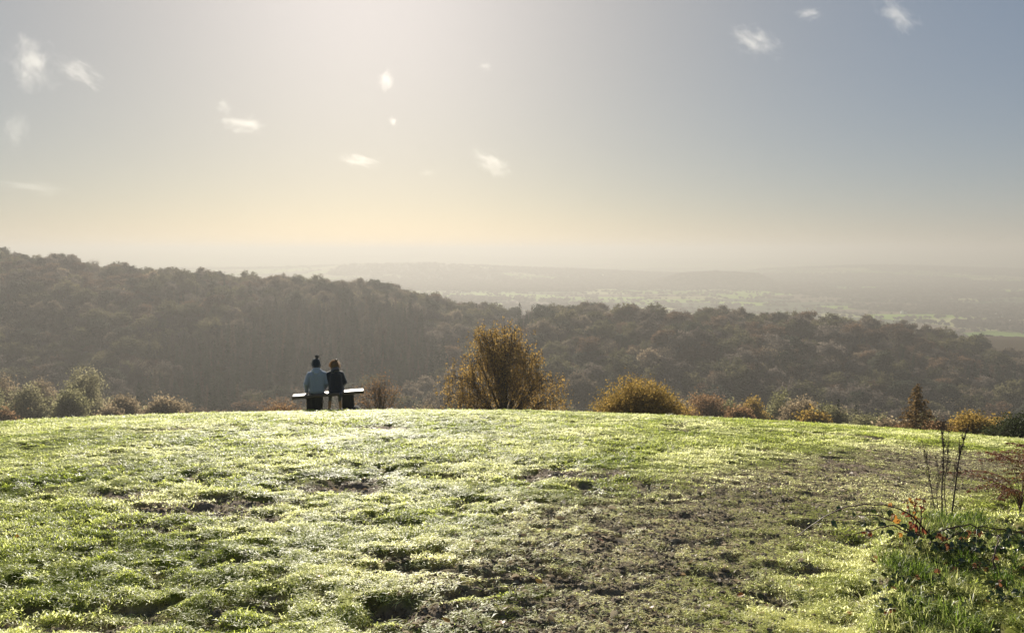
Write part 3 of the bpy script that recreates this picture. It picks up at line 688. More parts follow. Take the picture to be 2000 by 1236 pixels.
for k, (a, b, t, Y, ml) in enumerate([(1296, 1352, 774, 88, M_brown), (1396, 1452, 776, 92, M_dull), (1540, 1596, 773, 98, M_brown), (1604, 1652, 786, 92, M_brown), (1690, 1748, 806, 86, M_dull), (1716, 1770, 816, 64, M_brown), (1786, 1850, 812, 70, M_dull), (1926, 1996, 806, 60, M_olive),
                                      (36, 78, 758, 98, M_dull), (168, 218, 770, 96, M_brown), (250, 292, 788, 90, M_dull), (340, 374, 782, 92, M_brown), (-40, 12, 748, 90, M_dull), (1420, 1470, 790, 66, M_rust), (1560, 1620, 794, 68, M_olive)]):
    FAR = 1.75 if a < 1000 else 1.3
    nm = 'brown' if ml is M_brown else 'dull green' if ml is M_dull else 'amber' if ml is M_olive else 'rusty'
    bush('scrub_tree', a, b, t, Y, M_bark, ml, 580 + k, nm + (' scrub tree filling a gap in the hedge below the right brow' if a > 1000 else ' scrub tree filling a gap in the left group of trees'), 80, 0.125, 0.09, 24, 'scrub trees filling the hedge', 0.36, 5, 'tree', 3)

# ------------------------------------------------------------------ turf
def grass_mat(name, dark, mid_, pale_, rough=0.32, trans=0.42):
    m, N, L = new_mat(name); b = N['Principled BSDF']; out = N['Material Output']
    at_ = N.new('ShaderNodeAttribute'); at_.attribute_type = 'INSTANCER'; at_.attribute_name = 'tint'
    ge = N.new('ShaderNodeNewGeometry')
    ma = N.new('ShaderNodeMath'); ma.operation = 'MULTIPLY_ADD'; ma.inputs[1].default_value = 0.45; ma.use_clamp = True
    L.new(ge.outputs['Random Per Island'], ma.inputs[0]); L.new(at_.outputs['Fac'], ma.inputs[2])
    r = ramp(N, [(0.1, dark), (0.55, mid_), (1.0, pale_)]); L.new(ma.outputs[0], r.inputs[0]); L.new(r.outputs[0], b.inputs['Base Color'])
    b.inputs['Roughness'].default_value = rough; b.inputs['Specular IOR Level'].default_value = 0.19
    tr = N.new('ShaderNodeBsdfTranslucent'); v = N.new('ShaderNodeVectorMath'); v.operation = 'SCALE'; v.inputs['Scale'].default_value = 3.4
    L.new(r.outputs[0], v.inputs[0]); L.new(v.outputs[0], tr.inputs['Color'])
    mi = N.new('ShaderNodeMixShader'); mi.inputs[0].default_value = trans; L.new(b.outputs[0], mi.inputs[1]); L.new(tr.outputs[0], mi.inputs[2]); L.new(mi.outputs[0], out.inputs['Surface'])
    return m
M_grass = grass_mat('wet_short_grass', (0.092, 0.130, 0.008), (0.212, 0.238, 0.042), (0.47, 0.465, 0.27), 0.45, 0.5)
M_tall = grass_mat('lush_long_grass', (0.03, 0.06, 0.008), (0.095, 0.135, 0.018), (0.28, 0.28, 0.11), 0.4, 0.36)
def tuft(seed, n, rad, l0, l1, w, bend):
    rng = np.random.default_rng(seed); g = Geo()
    for _ in range(n):
        a = rng.uniform(0, 6.28); q = rad * math.sqrt(rng.random()); p = np.array([math.cos(a) * q, math.sin(a) * q, -0.004])
        d = rng.uniform(0, 6.28); ln = rng.uniform(l0, l1); bd = bend * rng.uniform(0.4, 1.2); dv = np.array([math.cos(d), math.sin(d), 0]); sd = np.array([-dv[1], dv[0], 0]) * w * rng.uniform(0.6, 1.3)
        m1 = p + dv * ln * 0.35 * bd + np.array([0, 0, ln * (0.55 - 0.2 * bd)]); tip = p + dv * ln * 0.85 * bd + np.array([0, 0, max(ln * (0.9 - 0.75 * bd), 0.006)])
        g.add([p - sd, p + sd, m1 - sd * 0.8, m1 + sd * 0.8, tip], [[0, 1, 3, 2]], [[2, 3, 4]])
    return g
TUFTS = [tuft(600 + k, 30, 0.085, 0.016, 0.058, 0.0024, 1.1).mesh('grass_tuft', M_grass, True) for k in range(5)]
rg = np.random.default_rng(9)
def fan_points(n, y0, y1, um, power=1.0):
    f = rg.random(n) ** power; y = y0 * (y1 / y0) ** f; u = rg.uniform(-um, um, n); return u * (y + 1.2), y
NG = 150000
gx_, gy_ = fan_points(NG, 2.2, 24.0, 0.80, 0.92)
mu_, pa_, lu_ = masks(gx_, gy_)
ji = np.clip(np.searchsorted(ROWS, gy_) - 1, 0, NEAR - 1); jc = np.clip(((gx_ / (gy_ + 2) + 1.05) / 2.1 * 700).astype(int), 0, 700)
mu_ = np.maximum(mu_, mud[ji, jc])
thin = fbm(gx_, gy_, 0.28, 3, 13.0); hl = holes(gx_, gy_)
dens = np.clip(0.98 - 0.84 * mu_ - 0.14 * pa_ - 0.8 * hl, 0.015, 1) * (1 - 0.8 * verge(gx_, gy_))
kp = rg.random(NG) < dens
steep = (gz(gx_, gy_ + 0.03) - gz(gx_, gy_ - 0.03)) / 0.06; kp &= steep < 0.40
gx_, gy_, lu_, thin, pa_ = gx_[kp], gy_[kp], lu_[kp], thin[kp], pa_[kp]
e_ = 0.04
sx_ = (gz(gx_ + e_, gy_) - gz(gx_ - e_, gy_)) / (2 * e_); sy_ = (gz(gx_, gy_ + e_) - gz(gx_, gy_ - e_)) / (2 * e_)
# aligned to the slope: Euler XYZ built from the normal, random turn first
def tilt_euler(sx, sy, turn):
    out = np.zeros((len(sx), 3))
    for i in range(len(sx)):
        q = Vector((-sx[i], -sy[i], 1)).to_track_quat('Z', 'Y') @ Euler((0, 0, turn[i])).to_quaternion(); out[i] = q.to_euler()
    return out
s_g = np.interp(gy_, [2.2, 5, 10, 24], [0.85, 1.0, 1.3, 1.9]) * rg.uniform(0.75, 1.3, len(gx_))
s_z = s_g * np.interp(gy_, [2.2, 6, 24], [0.62, 0.58, 0.5]) * (0.6 + 0.6 * sstep(0.4, 0.65, lu_)) * (1 - 0.35 * pa_)
tint = np.clip(0.20 + 0.9 * (fbm(gx_, gy_, 0.7, 3, 21.0) - 0.3) + 0.25 * (thin - 0.5) + 0.30 * pa_, 0, 0.75)
scatter('short_grass', np.stack([gx_, gy_, gz(gx_, gy_)], -1), tilt_euler(np.clip(sx_, -.8, .8), np.clip(sy_, -.8, .8), rg.uniform(0, 6.28, len(gx_))), np.stack([s_g, s_g, s_z], -1), rg.integers(0, 5, len(gx_)), TUFTS, tint,
        kind='stuff', label='short wet sunlit grass covering the hilltop', cat='grass')

# crumbs of earth on the worn path
def clod(seed):
    bm = bmesh.new(); bmesh.ops.create_icosphere(bm, subdivisions=1, radius=1.0); rng = random.Random(seed)
    for v in bm.verts: v.co *= rng.uniform(0.65, 1.2); v.co.z *= 0.6
    me = bpy.data.meshes.new('clod'); bm.to_mesh(me); bm.free(); me.materials.append(M_clod); return me
M_clod = surf_mat('earth_crumbs', (0.06, 0.046, 0.032), (0.26, 0.21, 0.145), 0.9, 1.2, 0.5, 0.2, 0.1)
M_flake = leaf_mat('pale_leaf_flakes', [(0.0, (0.14, 0.10, 0.06)), (1.0, (0.42, 0.36, 0.26))], 0.3, 0.6, 0.2, 0.9)
def flake(seed):
    g = Geo(); rng = np.random.default_rng(seed); leaf(g, (-1.2, 0, 0.1), (1, 0.1, 0.25), np.array([0.1 * seed, -0.3, 1.0]), 2.6, 1.5, rng.uniform(-0.3, 0.4)); return g.mesh('flake', M_flake, False)
cx_, cy_ = fan_points(220000, 2.3, 15, 0.78)
mu_, pa_, _l = masks(cx_, cy_)
kp = rg.random(len(cx_)) < np.clip(mu_ * 0.9 + pa_ * 0.30, 0, 1); cx_, cy_ = cx_[kp], cy_[kp]
cs = np.clip(rg.lognormal(math.log(0.0068), 0.42, len(cx_)), 0.003, 0.03)
scatter('earth_crumbs', np.stack([cx_, cy_, gz(cx_, cy_) + cs * 0.15], -1), rg.uniform(0, 6.28, (len(cx_), 3)) * np.array([0.1, 0.1, 1]), np.repeat(cs[:, None], 3, 1), rg.integers(0, 9, len(cx_)) % 7, [clod(k) for k in range(4)] + [flake(k) for k in range(3)], kind='stuff',
        label='loose crumbs of earth on the worn muddy path', cat='soil')

# long grass of the verge
LONG = [tuft(650 + k, 26, 0.06, 0.08, 0.24, 0.0030, 0.75).mesh('long_grass_tuft', M_tall, True) for k in range(4)]
vx, vy = rg.uniform(1.2, 5.2, 9000), rg.uniform(2.2, 5.4, 9000)
vv = verge(vx, vy) * (0.12 + 1.1 * sstep(0.42, 0.58, fbm(vx, vy, 0.35, 3, 15.0)))
kp = rg.random(len(vx)) < vv * 0.5; vx, vy = vx[kp], vy[kp]
vs_ = rg.uniform(0.4, 0.9, len(vx)) * (0.45 + 0.8 * fbm(vx, vy, 0.4, 2, 16.0))
scatter('long_grass', np.stack([vx, vy, gz(vx, vy)], -1), np.stack([rg.normal(0, .15, len(vx)), rg.normal(0, .15, len(vx)), rg.uniform(0, 6.28, len(vx))], -1), np.stack([vs_, vs_, vs_], -1), rg.integers(0, 4, len(vx)), LONG,
        np.clip(0.10 + 1.3 * (fbm(vx, vy, 0.35, 2, 18.0) - 0.35), 0, 0.7), kind='stuff', label='lush long grass in the verge beside the bramble', cat='grass')

# ------------------------------------------------------------------ plants of the verge
M_cane = surf_mat('bramble_cane', (0.05, 0.022, 0.02), (0.11, 0.05, 0.035), 0.55, 20, 0.3, 0.002)
M_bl_green = leaf_mat('bramble_green', [(0.0, (0.016, 0.03, 0.010)), (1.0, (0.045, 0.065, 0.018))], 0.2, 0.3, 0.6, 0.3)
M_bl_gold = leaf_mat('bramble_gold', [(0.0, (0.24, 0.10, 0.02)), (1.0, (0.36, 0.19, 0.04))], 0.5, 0.4, 0.4, 0.3)
M_bl_red = leaf_mat('bramble_red', [(0.0, (0.10, 0.028, 0.018)), (1.0, (0.20, 0.06, 0.028))], 0.5, 0.4, 0.4, 0.3)
M_stalk = surf_mat('dead_stalk', (0.035, 0.026, 0.022), (0.09, 0.065, 0.05), 0.8, 30, 0.3, 0.002)
M_bracken = leaf_mat('dead_bracken', [(0.0, (0.10, 0.04, 0.018)), (1.0, (0.22, 0.10, 0.045))], 0.35, 0.6, 0.2, 0.2)
M_litter = leaf_mat('fallen_leaves', [(0.0, (0.16, 0.05, 0.02)), (0.5, (0.34, 0.13, 0.03)), (1.0, (0.40, 0.24, 0.07))], 0.4, 0.45, 0.4, 1.0)
def spline(P, n):
    P = np.asarray(P, float); k = np.linspace(0, len(P) - 1, n); out = []
    for v in k:
        i = min(int(v), len(P) - 2); t = v - i; p0 = P[max(i - 1, 0)]; p1 = P[i]; p2 = P[i + 1]; p3 = P[min(i + 2, len(P) - 1)]
        out.append(0.5 * (2 * p1 + (p2 - p0) * t + (2 * p0 - 5 * p1 + 4 * p2 - p3) * t * t + (3 * p1 - p0 - 3 * p2 + p3) * t ** 3))
    return np.array(out)
def child_mesh(name, g, m, parent, smooth=True):
    return link(name, g.mesh(name, m, smooth), parent)
def bramble(name, canes, leafspots, base, label, seed):
    """canes: list of photo-px paths with depth; leaf spots (px, py, Y, material, size)"""
    rng = np.random.default_rng(seed); root = link(name, None, label=label, cat='bramble', loc=base); b = np.array(base)
    CP = []
    for path in canes:
        P = spline([at(px, py, Y) - b for px, py, Y in path], 22); P[1:-1] += rng.normal(size=(20, 3)) * 0.004
        CP.append(P); g = Geo(); g.tube(P, np.linspace(0.0055, 0.002, 22), 5)
        for k in range(2, 21): g.tube(np.array([P[k], P[k] + rng.normal(size=3) * 0.006]), [0.0015, 0.0003], 3, False)
        child_mesh('cane', g, M_cane, root)
    for (px, py, Y, m, sz) in leafspots:
        g = Geo(); p = at(px, py, Y) - b; d = np.array([rng.normal() * 0.6, rng.normal() * 0.5, -0.8 + rng.normal() * 0.3])
        upv = np.array([rng.normal() * 0.5, -0.8 + rng.normal() * 0.4, 0.6]); sv = np.cross(d, upv); sv /= np.linalg.norm(sv)
        for q_, sz_ in ((0.0, 0.85), (-0.95, 0.66), (0.95, 0.66)):
            leaf(g, p, d / np.linalg.norm(d) + sv * q_ + rng.normal(size=3) * 0.12, upv + rng.normal(size=3) * 0.25, sz * sz_, sz * sz_ * 0.56, rng.uniform(0.0, 0.4))
        allp = np.concatenate(CP); q = allp[np.argmin(np.linalg.norm(allp - p, axis=1))]
        g.tube(bez(q, (q + p) / 2 + np.array([0, 0, .01]), p, 4), [0.0016, 0.0013, 0.0011, 0.0009], 3, False)
        child_mesh('leaf', g, m, root, False)
    return root
YBR = 4.45
base = on_ground(1800, 1045)
GN_, GD, RD = M_bl_green, M_bl_gold, M_bl_red
bramble('bramble', [[(1822, 1052, YBR), (1785, 1010, YBR), (1745, 990, YBR - .05), (1680, 985, YBR - .1), (1620, 1002, YBR - .12), (1580, 1030, YBR - .12), (1555, 1046, YBR - .1)],
                    [(1800, 1048, YBR), (1750, 1020, YBR + .05), (1700, 1004, YBR + .1), (1650, 1015, YBR + .12), (1600, 1018, YBR + .15)],
                    [(1790, 1050, YBR), (1745, 1026, YBR - .1), (1700, 1034, YBR - .15), (1650, 1046, YBR - .15)]],
        [(1643, 992, YBR, GN_, .05), (1665, 1000, YBR, GN_, .05), (1623, 1018, YBR, GN_, .065), (1649, 1022, YBR, GN_, .06), (1690, 1020, YBR, GN_, .045), (1700, 1018, YBR, GN_, .05), (1705, 995, YBR, GN_, .045), (1722, 998, YBR, GN_, .04),
         (1737, 982, YBR, GD, .05), (1737, 996, YBR, GN_, .05), (1748, 1004, YBR, GD, .055), (1756, 1014, YBR, GD, .06), (1715, 1012, YBR, GN_, .06), (1728, 1020, YBR, GN_, .055), (1765, 1022, YBR, GN_, .05), (1790, 1024, YBR, RD, .06), (1800, 1030, YBR, RD, .055),
         (1778, 1036, YBR, GN_, .06), (1740, 1034, YBR, GN_, .055), (1812, 1036, YBR, GN_, .055), (1760, 1040, YBR, GD, .04), (1786, 1040, YBR - .1, GN_, .06), (1725, 1035, YBR, GN_, .05), (1685, 1038, YBR - .1, RD, .035), (1702, 1040, YBR - .1, RD, .04)],
        base, 'arching bramble spray with gold, red and green leaves over the path edge', 1)
base = on_ground(1900, 1060); Y2 = 4.3
rb = np.random.default_rng(4)
bramble('bramble', [[(1815, 1062, Y2), (1840, 1036, Y2), (1890, 1026, Y2), (1940, 1032, Y2 - .05), (2000, 1042, Y2 - .1), (2040, 1060, Y2 - .1)], [(1830, 1064, Y2 + .1), (1880, 1040, Y2 + .1), (1960, 1044, Y2 + .05), (2020, 1030, Y2)],
                    [(1945, 1150, 3.9), (1942, 1100, 3.95), (1946, 1065, 4.0), (1950, 1045, 4.05)]],
        [(rb.uniform(1815, 2010), rb.uniform(1030, 1075), Y2 + rb.uniform(-.15, .1), [GN_, GN_, GN_, GN_, GN_, M_bracken, GN_, GN_, GN_][k % 9], rb.uniform(.03, .055)) for k in range(110)],
        base, 'dark green bramble trailing level above the long grass', 2)
for k, (px, py, lab) in enumerate([(1840, 1110, 'dark bramble leaves half sunk in the long grass under the trailing bramble'), (1785, 1165, 'patch of glossy dark bramble leaves low in the verge grass'), (1905, 1140, 'brown and dark bramble leaves lying among long grass'), (1950, 1200, 'leafy dark bramble in the verge corner below the brown leaves'), (1765, 1215, 'small bramble sprig with a few brown leaves at the verge edge')]):
    p = on_ground(px, py); rk = np.random.default_rng(40 + k); w = 70 - 8 * (k == 4) * 3
    bramble('bramble', [[(px - w, py + 8, p[1]), (px - 20, py - 26, p[1]), (px + 30, py - 22, p[1] + .03), (px + w, py + 10, p[1])]],
            [(px + rk.normal() * w * 0.6, py - 26 + rk.normal() * 16, p[1] + rk.normal() * 0.08, [GN_, GN_, GN_, GN_, GN_, GN_, M_bracken][(j + k) % 7] if k != 2 else [M_bracken, GN_, GN_][j % 3], rk.uniform(.025, .048)) for j in range(70)], p, lab, 60 + k)

# bare upright stalks
def stalk(px0, py0, px1, py1, label, seed, r=0.0042, tw=20):
    r *= 1.45; tw = int(tw * 1.5)
    rng = np.random.default_rng(seed); b = on_ground(px0, py0); tip = at(px1, py1, b[1] + rng.uniform(-.05, .05))
    root = link('dead_stalk', None, label=label, cat='plant stalk', group='bare stalks above the bramble', loc=b)
    P = spline([np.array([0, 0, -.02]), (tip - b) * 0.35 + rng.normal(size=3) * 0.01, (tip - b) * 0.7 + rng.normal(size=3) * 0.015, tip - b], 16)
    g = Geo(); g.tube(P, np.linspace(r, r * 0.3, 16), 5); child_mesh('stem', g, M_stalk, root)
    g = Geo()
    for k in range(tw):
        f = rng.uniform(0.42, 0.97); p = P[int(f * 15)]; d = rng.normal(size=3) * np.array([1, 1, 0.2]); d /= np.linalg.norm(d)
        ln = rng.uniform(0.05, 0.17) * (1.25 - f); q = p + d * ln * 0.28 + np.array([0, 0, ln])
        g.tube(bez(p, p + d * ln * 0.35 + np.array([0, 0, ln * 0.4]), q, 4), np.linspace(0.0019, 0.0009, 4), 3, False)
        for t in np.linspace(0.3, 1, 4):
            c = p + (q - p) * t; e = rng.normal(size=3) * 0.008; g.tube(np.array([c, c + e]), [0.002, 0.0012], 3, False)
    child_mesh('twigs', g, M_stalk, root)
stalk(1829, 1014, 1800, 858, 'thin bare stalk leaning left above the bramble', 1, 0.003, 12)
stalk(1842, 1014, 1838, 832, 'straight bare stalk with a bushy twiggy top', 2, 0.0042, 30)
stalk(1851, 1014, 1853, 838, 'fine bare stalk close beside the straight one', 3, 0.0026, 16)
stalk(1857, 1016, 1892, 828, 'thick bare stalk leaning right with the densest twigs', 4, 0.005, 36)
stalk(1836, 1012, 1826, 890, 'short thin bare stalk between the leaning and straight ones', 5, 0.002, 8)
# small red-leaved plant
pr = on_ground(1785, 1040); rr_ = np.random.default_rng(8)
bramble('red_leaved_bramble', [[(1792, 1042, 4.5), (1780, 1010, 4.5), (1770, 975, 4.5)], [(1796, 1042, 4.52), (1800, 1005, 4.52), (1806, 968, 4.52)], [(1790, 1042, 4.5), (1788, 1000, 4.5), (1784, 985, 4.5)]],
        [(rr_.uniform(1766, 1812), rr_.uniform(968, 1030), 4.5 + rr_.normal() * .03, [RD, M_bracken, RD, GD][k % 4], rr_.uniform(.018, .034)) for k in range(30)], pr, 'small upright plant with shrivelled red leaves at the stalks\' feet', 9)

# dead bracken
def bracken(px, py, n, label, seed, hmax=0.48):
    rng = np.random.default_rng(seed); b = on_ground(px, py)
    root = link('bracken', None, label=label, cat='fern', group='dead bracken at the verge', loc=b)
    for f in range(n):
        az = rng.uniform(1.6, 4.9) if f % 3 else rng.uniform(-1.2, 1.5); d = np.array([math.cos(az), math.sin(az), 0]); sd = np.array([-d[1], d[0], 0]); Lf = rng.uniform(0.45, 0.7); hh = hmax * rng.uniform(0.6, 1.05); bow = rng.uniform(1.25, 1.6)
        t = np.linspace(0, 1, 18); P = np.outer(0.12 * t + 0.75 * t * t, d) * Lf + np.outer(hh * (bow * 1.5 * t - bow * 0.95 * t * t), [0, 0, 1.0]) + np.outer(rng.normal() * 0.06 * t * t, sd)
        P[0, 2] -= 0.03; g = Geo(); g.tube(P, np.linspace(0.0042, 0.001, 18), 4); fr = child_mesh('frond_stem', g, M_stalk, root); g = Geo()
        for k in range(6, 18):
            ln = 0.20 * (1.12 - t[k]) * rng.uniform(0.6, 1.1)
            for sg in (-1, 1):
                e = P[k] + sd * sg * ln * 0.9 + d * ln * 0.35 + np.array([0, 0, -ln * rng.uniform(0.2, 0.7)])
                rib = bez(P[k], P[k] + sd * sg * ln * 0.55 + np.array([0, 0, 0.02]), e, 8); g.tube(rib, np.linspace(0.0012, 0.0005, 8), 3, False)
                for j in range(1, 8):
                    for s2 in (-1, 1):
                        leaf(g, rib[j], d * s2 + 0.4 * sd * sg + np.array([0, 0, -0.35]) + rng.normal(size=3) * 0.2, np.array([0, 0, 1.0]) + rng.normal(size=3) * 0.35, 0.030 * (1.2 - j / 8) * rng.uniform(0.6, 1.1), 0.008, 0.35)
        child_mesh('pinnae', g, M_bracken, fr, False)
bracken(1992, 1002, 9, 'rust-brown dead bracken drooping at the edge of the turf', 1)
bracken(2062, 985, 9, 'taller dark dead bracken crowding behind the drooping rust-brown one', 2, 0.62)

# fallen leaves
rl = np.random.default_rng(12)
spots = [(1707, 1123, 'red-brown fallen leaf on the grass by the verge', M_bl_red), (1712, 1106, 'small orange fallen leaf beside a red-brown one', M_bl_gold), (28, 1056, 'yellow-orange fallen leaf lying alone on open grass', M_bl_gold), (1752, 1190, 'pale tan fallen leaf at the verge edge', M_litter), (1600, 1085, 'brown fallen leaf flat on the turf near the bramble tip', M_bracken)]
for (px, py) in [(1440, 1166), (1270, 1190), (980, 1215), (1340, 1120), (1560, 1150), (620, 1128), (1180, 1060), (1650, 1200), (880, 1222), (1060, 1140)]:
    spots.append((px, py, 'dull brown fallen leaf scattered on the turf by the path', M_litter))
for (px, py, lab, m) in spots:
    p = on_ground(px, py); g = Geo(); a = rl.uniform(0, 6.28); leaf(g, (0, 0, 0), (math.cos(a), math.sin(a), 0.12), np.array([rl.normal() * 0.25, rl.normal() * 0.25 - 0.2, 1]), 0.045 * rl.uniform(0.7, 1.1), 0.032, rl.uniform(-0.3, 0.2))
    o = link('fallen_leaf', g.mesh('fallen_leaf', m, False), label=lab, cat='leaf', group='fallen leaves on the turf', loc=(p[0], p[1], float(gz(p[0], p[1])) + 0.022))

# ------------------------------------------------------------------ bench
M_plank = surf_mat('weathered_plank', (0.075, 0.055, 0.04), (0.15, 0.115, 0.085), 0.55, 5, 0.5, 0.004, 0.35, stretch=(1.0, 8.0, 8.0))
M_post = surf_mat('old_timber_post', (0.022, 0.02, 0.017), (0.05, 0.045, 0.036), 0.8, 6, 0.6, 0.01, 0.3, stretch=(6.0, 6.0, 1.0))
M_stone = surf_mat('dark_stone', (0.03, 0.03, 0.026), (0.06, 0.06, 0.05), 0.85, 7, 0.6, 0.02)
BX = at(642, 800, BY)[0]; BZ = float(gz(BX, BY)); TILT = math.radians(-2.6)
bench = link('bench', None, label='rustic plank bench on two thick timber posts at the brow', cat='bench', loc=(BX, BY, BZ)); ROT = math.radians(13.0); bench.rotation_euler = (0, 0, ROT)
def slab(name, x0, x1, y0, y1, z0, z1, mat, parent, bevel, rough, seed, cuts=10, taper=0.0):
    bm = bmesh.new(); bmesh.ops.create_cube(bm, size=1.0)
    for v in bm.verts: v.co = Vector(((x0 + x1) / 2 + v.co.x * (x1 - x0), (y0 + y1) / 2 + v.co.y * (y1 - y0), (z0 + z1) / 2 + v.co.z * (z1 - z0)))
    bmesh.ops.bevel(bm, geom=bm.edges[:], offset=bevel, segments=3, profile=0.6, affect='EDGES')
    bmesh.ops.subdivide_edges(bm, edges=[e for e in bm.edges if e.calc_length() > 0.15], cuts=cuts, use_grid_fill=True)
    rg2 = random.Random(seed)
    for v in bm.verts:
        n = math.sin(v.co.x * 9 + seed) * 0.5 + math.sin(v.co.x * 23 + v.co.z * 17 + seed * 2) * 0.3 + math.sin(v.co.y * 31 + seed) * 0.3
        v.co.z += rough * n * 0.6; v.co.y += rough * n
        if taper: v.co.x += taper * (v.co.z - z0) * (1 if v.co.x > (x0 + x1) / 2 else -1)
    me = bpy.data.meshes.new(name); bm.to_mesh(me); bm.free(); me.materials.append(mat)
    for p in me.polygons: p.use_smooth = True
    return link(name, me, parent)
SEAT = 0.46
seat = slab('seat', -0.84, 0.84, -0.15, 0.15, -0.075, 0.0, M_plank, bench, 0.022, 0.006, 3)
seat.location = (0, 0, SEAT); seat.rotation_euler = (0, TILT, 0)
gp1 = float(gz(BX - 0.32, BY)) - BZ; gp2 = float(gz(BX + 0.47, BY)) - BZ
slab('leg', -0.50, -0.15, -0.13, 0.13, gp1 - 0.25, SEAT - 0.085, M_post, bench, 0.02, 0.008, 5, 6, taper=0.02)
slab('leg', 0.32, 0.60, -0.13, 0.13, gp2 - 0.25, SEAT - 0.055, M_post, bench, 0.02, 0.008, 8, 6)
bm = bmesh.new(); bmesh.ops.create_icosphere(bm, subdivisions=3, radius=1.0); rq = random.Random(4)
for v in bm.verts:
    n = 1 + 0.12 * math.sin(v.co.x * 4 + 1) * math.sin(v.co.y * 5) + 0.06 * math.sin(v.co.z * 9 + v.co.x * 7); v.co *= n; v.co.x *= 0.15; v.co.y *= 0.13; v.co.z *= 0.11
me = bpy.data.meshes.new('stone'); bm.to_mesh(me); bm.free(); me.materials.append(M_stone); [setattr(p, 'use_smooth', True) for p in me.polygons]
sx0 = BX + 0.66; link('stone', me, label='dark weathered stone lying against the right bench post', cat='stone', loc=(sx0, BY - 0.02, float(gz(sx0, BY)) + 0.0))

# ------------------------------------------------------------------ the two people
_bm = bmesh.new(); bmesh.ops.create_icosphere(_bm, subdivisions=2, radius=1.0)
ICO_V = np.array([v.co[:] for v in _bm.verts]); _bm.verts.ensure_lookup_table(); ICO_F = np.array([[v.index for v in f.verts] for f in _bm.faces]); _bm.free()
def blob(name, caps, ells, voxel, m, parent, smooth_it=4):
    """one continuous skin over tapered limbs (p0, r0, p1, r1) and ellipsoids (c, radii)"""
    g = Geo()
    for (a, ra, b, rb_) in caps:
        a = np.array(a, float); b = np.array(b, float); n = max(2, int(np.linalg.norm(b - a) / (min(ra, rb_) * 0.35)) + 1)
        for t in np.linspace(0, 1, n): g.add(ICO_V * (ra + (rb_ - ra) * t) + a + (b - a) * t, T=ICO_F)
    for (c, rad) in ells: g.add(ICO_V * np.array(rad) + np.array(c), T=ICO_F)
    me = g.mesh(name, m); o = link(name, me, parent)
    md = o.modifiers.new('skin', 'REMESH'); md.mode = 'VOXEL'; md.voxel_size = voxel; md.use_smooth_shade = True
    if smooth_it:
        s2 = o.modifiers.new('soften', 'SMOOTH'); s2.factor = 0.5; s2.iterations = smooth_it
    dg = bpy.context.evaluated_depsgraph_get(); dg.update()
    ev = bpy.data.meshes.new_from_object(o.evaluated_get(dg)); o.modifiers.clear(); o.data = ev
    if not ev.materials: ev.materials.append(m)
    return o
def cloth(name, c1, c2, rough=0.85, ns=60, bump=0.3):
    m = surf_mat(name, c1, c2, rough, ns, bump, 0.003, 0.2)
    m.node_tree.nodes['Principled BSDF'].inputs['Sheen Weight'].default_value = 0.9
    return m
M_skin = surf_mat('skin', (0.50, 0.30, 0.22), (0.58, 0.37, 0.28), 0.5, 10, 0.05)
M_jacket = cloth('slate_blue_fleece', (0.28, 0.32, 0.39), (0.35, 0.395, 0.46))
M_navy = cloth('navy_knit', (0.012, 0.022, 0.035), (0.03, 0.045, 0.06))
M_pom = cloth('dark_fur', (0.012, 0.01, 0.012), (0.035, 0.028, 0.03))
M_jeans = cloth('black_trousers', (0.012, 0.013, 0.018), (0.025, 0.027, 0.034))
M_coat = cloth('navy_coat', (0.008, 0.011, 0.022), (0.018, 0.022, 0.036), 0.7)
M_legg = cloth('grey_leggings', (0.10, 0.11, 0.13), (0.15, 0.16, 0.19))
M_shoe = cloth('pale_trainers', (0.40, 0.36, 0.31), (0.52, 0.48, 0.42), 0.6)
M_boot = cloth('dark_boots', (0.02, 0.018, 0.016), (0.04, 0.035, 0.03), 0.6)
M_hair = leaf_mat('shaded_blond_hair', [(0.0, (0.10, 0.06, 0.03)), (1.0, (0.18, 0.11, 0.05))], 0.3, 0.4, 0.4)  # blond hair with the shade of the backlit head put into its colour
M_strand = leaf_mat('sunlit_hair', [(0.0, (0.36, 0.24, 0.12)), (1.0, (0.52, 0.38, 0.22))], 0.6, 0.4, 0.4)  # paler strand colour paints the sun's rim round the hair
M_hair_dark = cloth('brown_hair', (0.03, 0.018, 0.01), (0.06, 0.035, 0.02), 0.5)
def hand_caps(w, d, side, thumb_in):
    """palm and five bent fingers from wrist w along d"""
    d = np.array(d, float); d /= np.linalg.norm(d); w = np.array(w, float); s = np.cross(d, [0, 0, 1.0]); s /= np.linalg.norm(s); dn = np.array([0, 0, -1.0]); out = []
    for k, (o, ln) in enumerate([(-0.028, .066), (-0.010, .076), (0.009, .070), (0.027, .054)]):
        b = w + d * 0.085 + s * o; out += [(w + s * o * 0.6, 0.014, b, 0.012)]
        kn = b + d * ln * 0.5 + dn * 0.006; tp = kn + d * ln * 0.42 + dn * 0.022; out += [(b, 0.0105, kn, 0.0095), (kn, 0.0095, tp, 0.008)]
    t0 = w + d * 0.03 + s * 0.03 * thumb_in; t1 = t0 + (d * 0.6 + s * thumb_in * 0.7) * 0.045; out += [(t0, 0.014, t1, 0.011), (t1, 0.011, t1 + d * 0.03 + dn * 0.006, 0.009)]
    return out
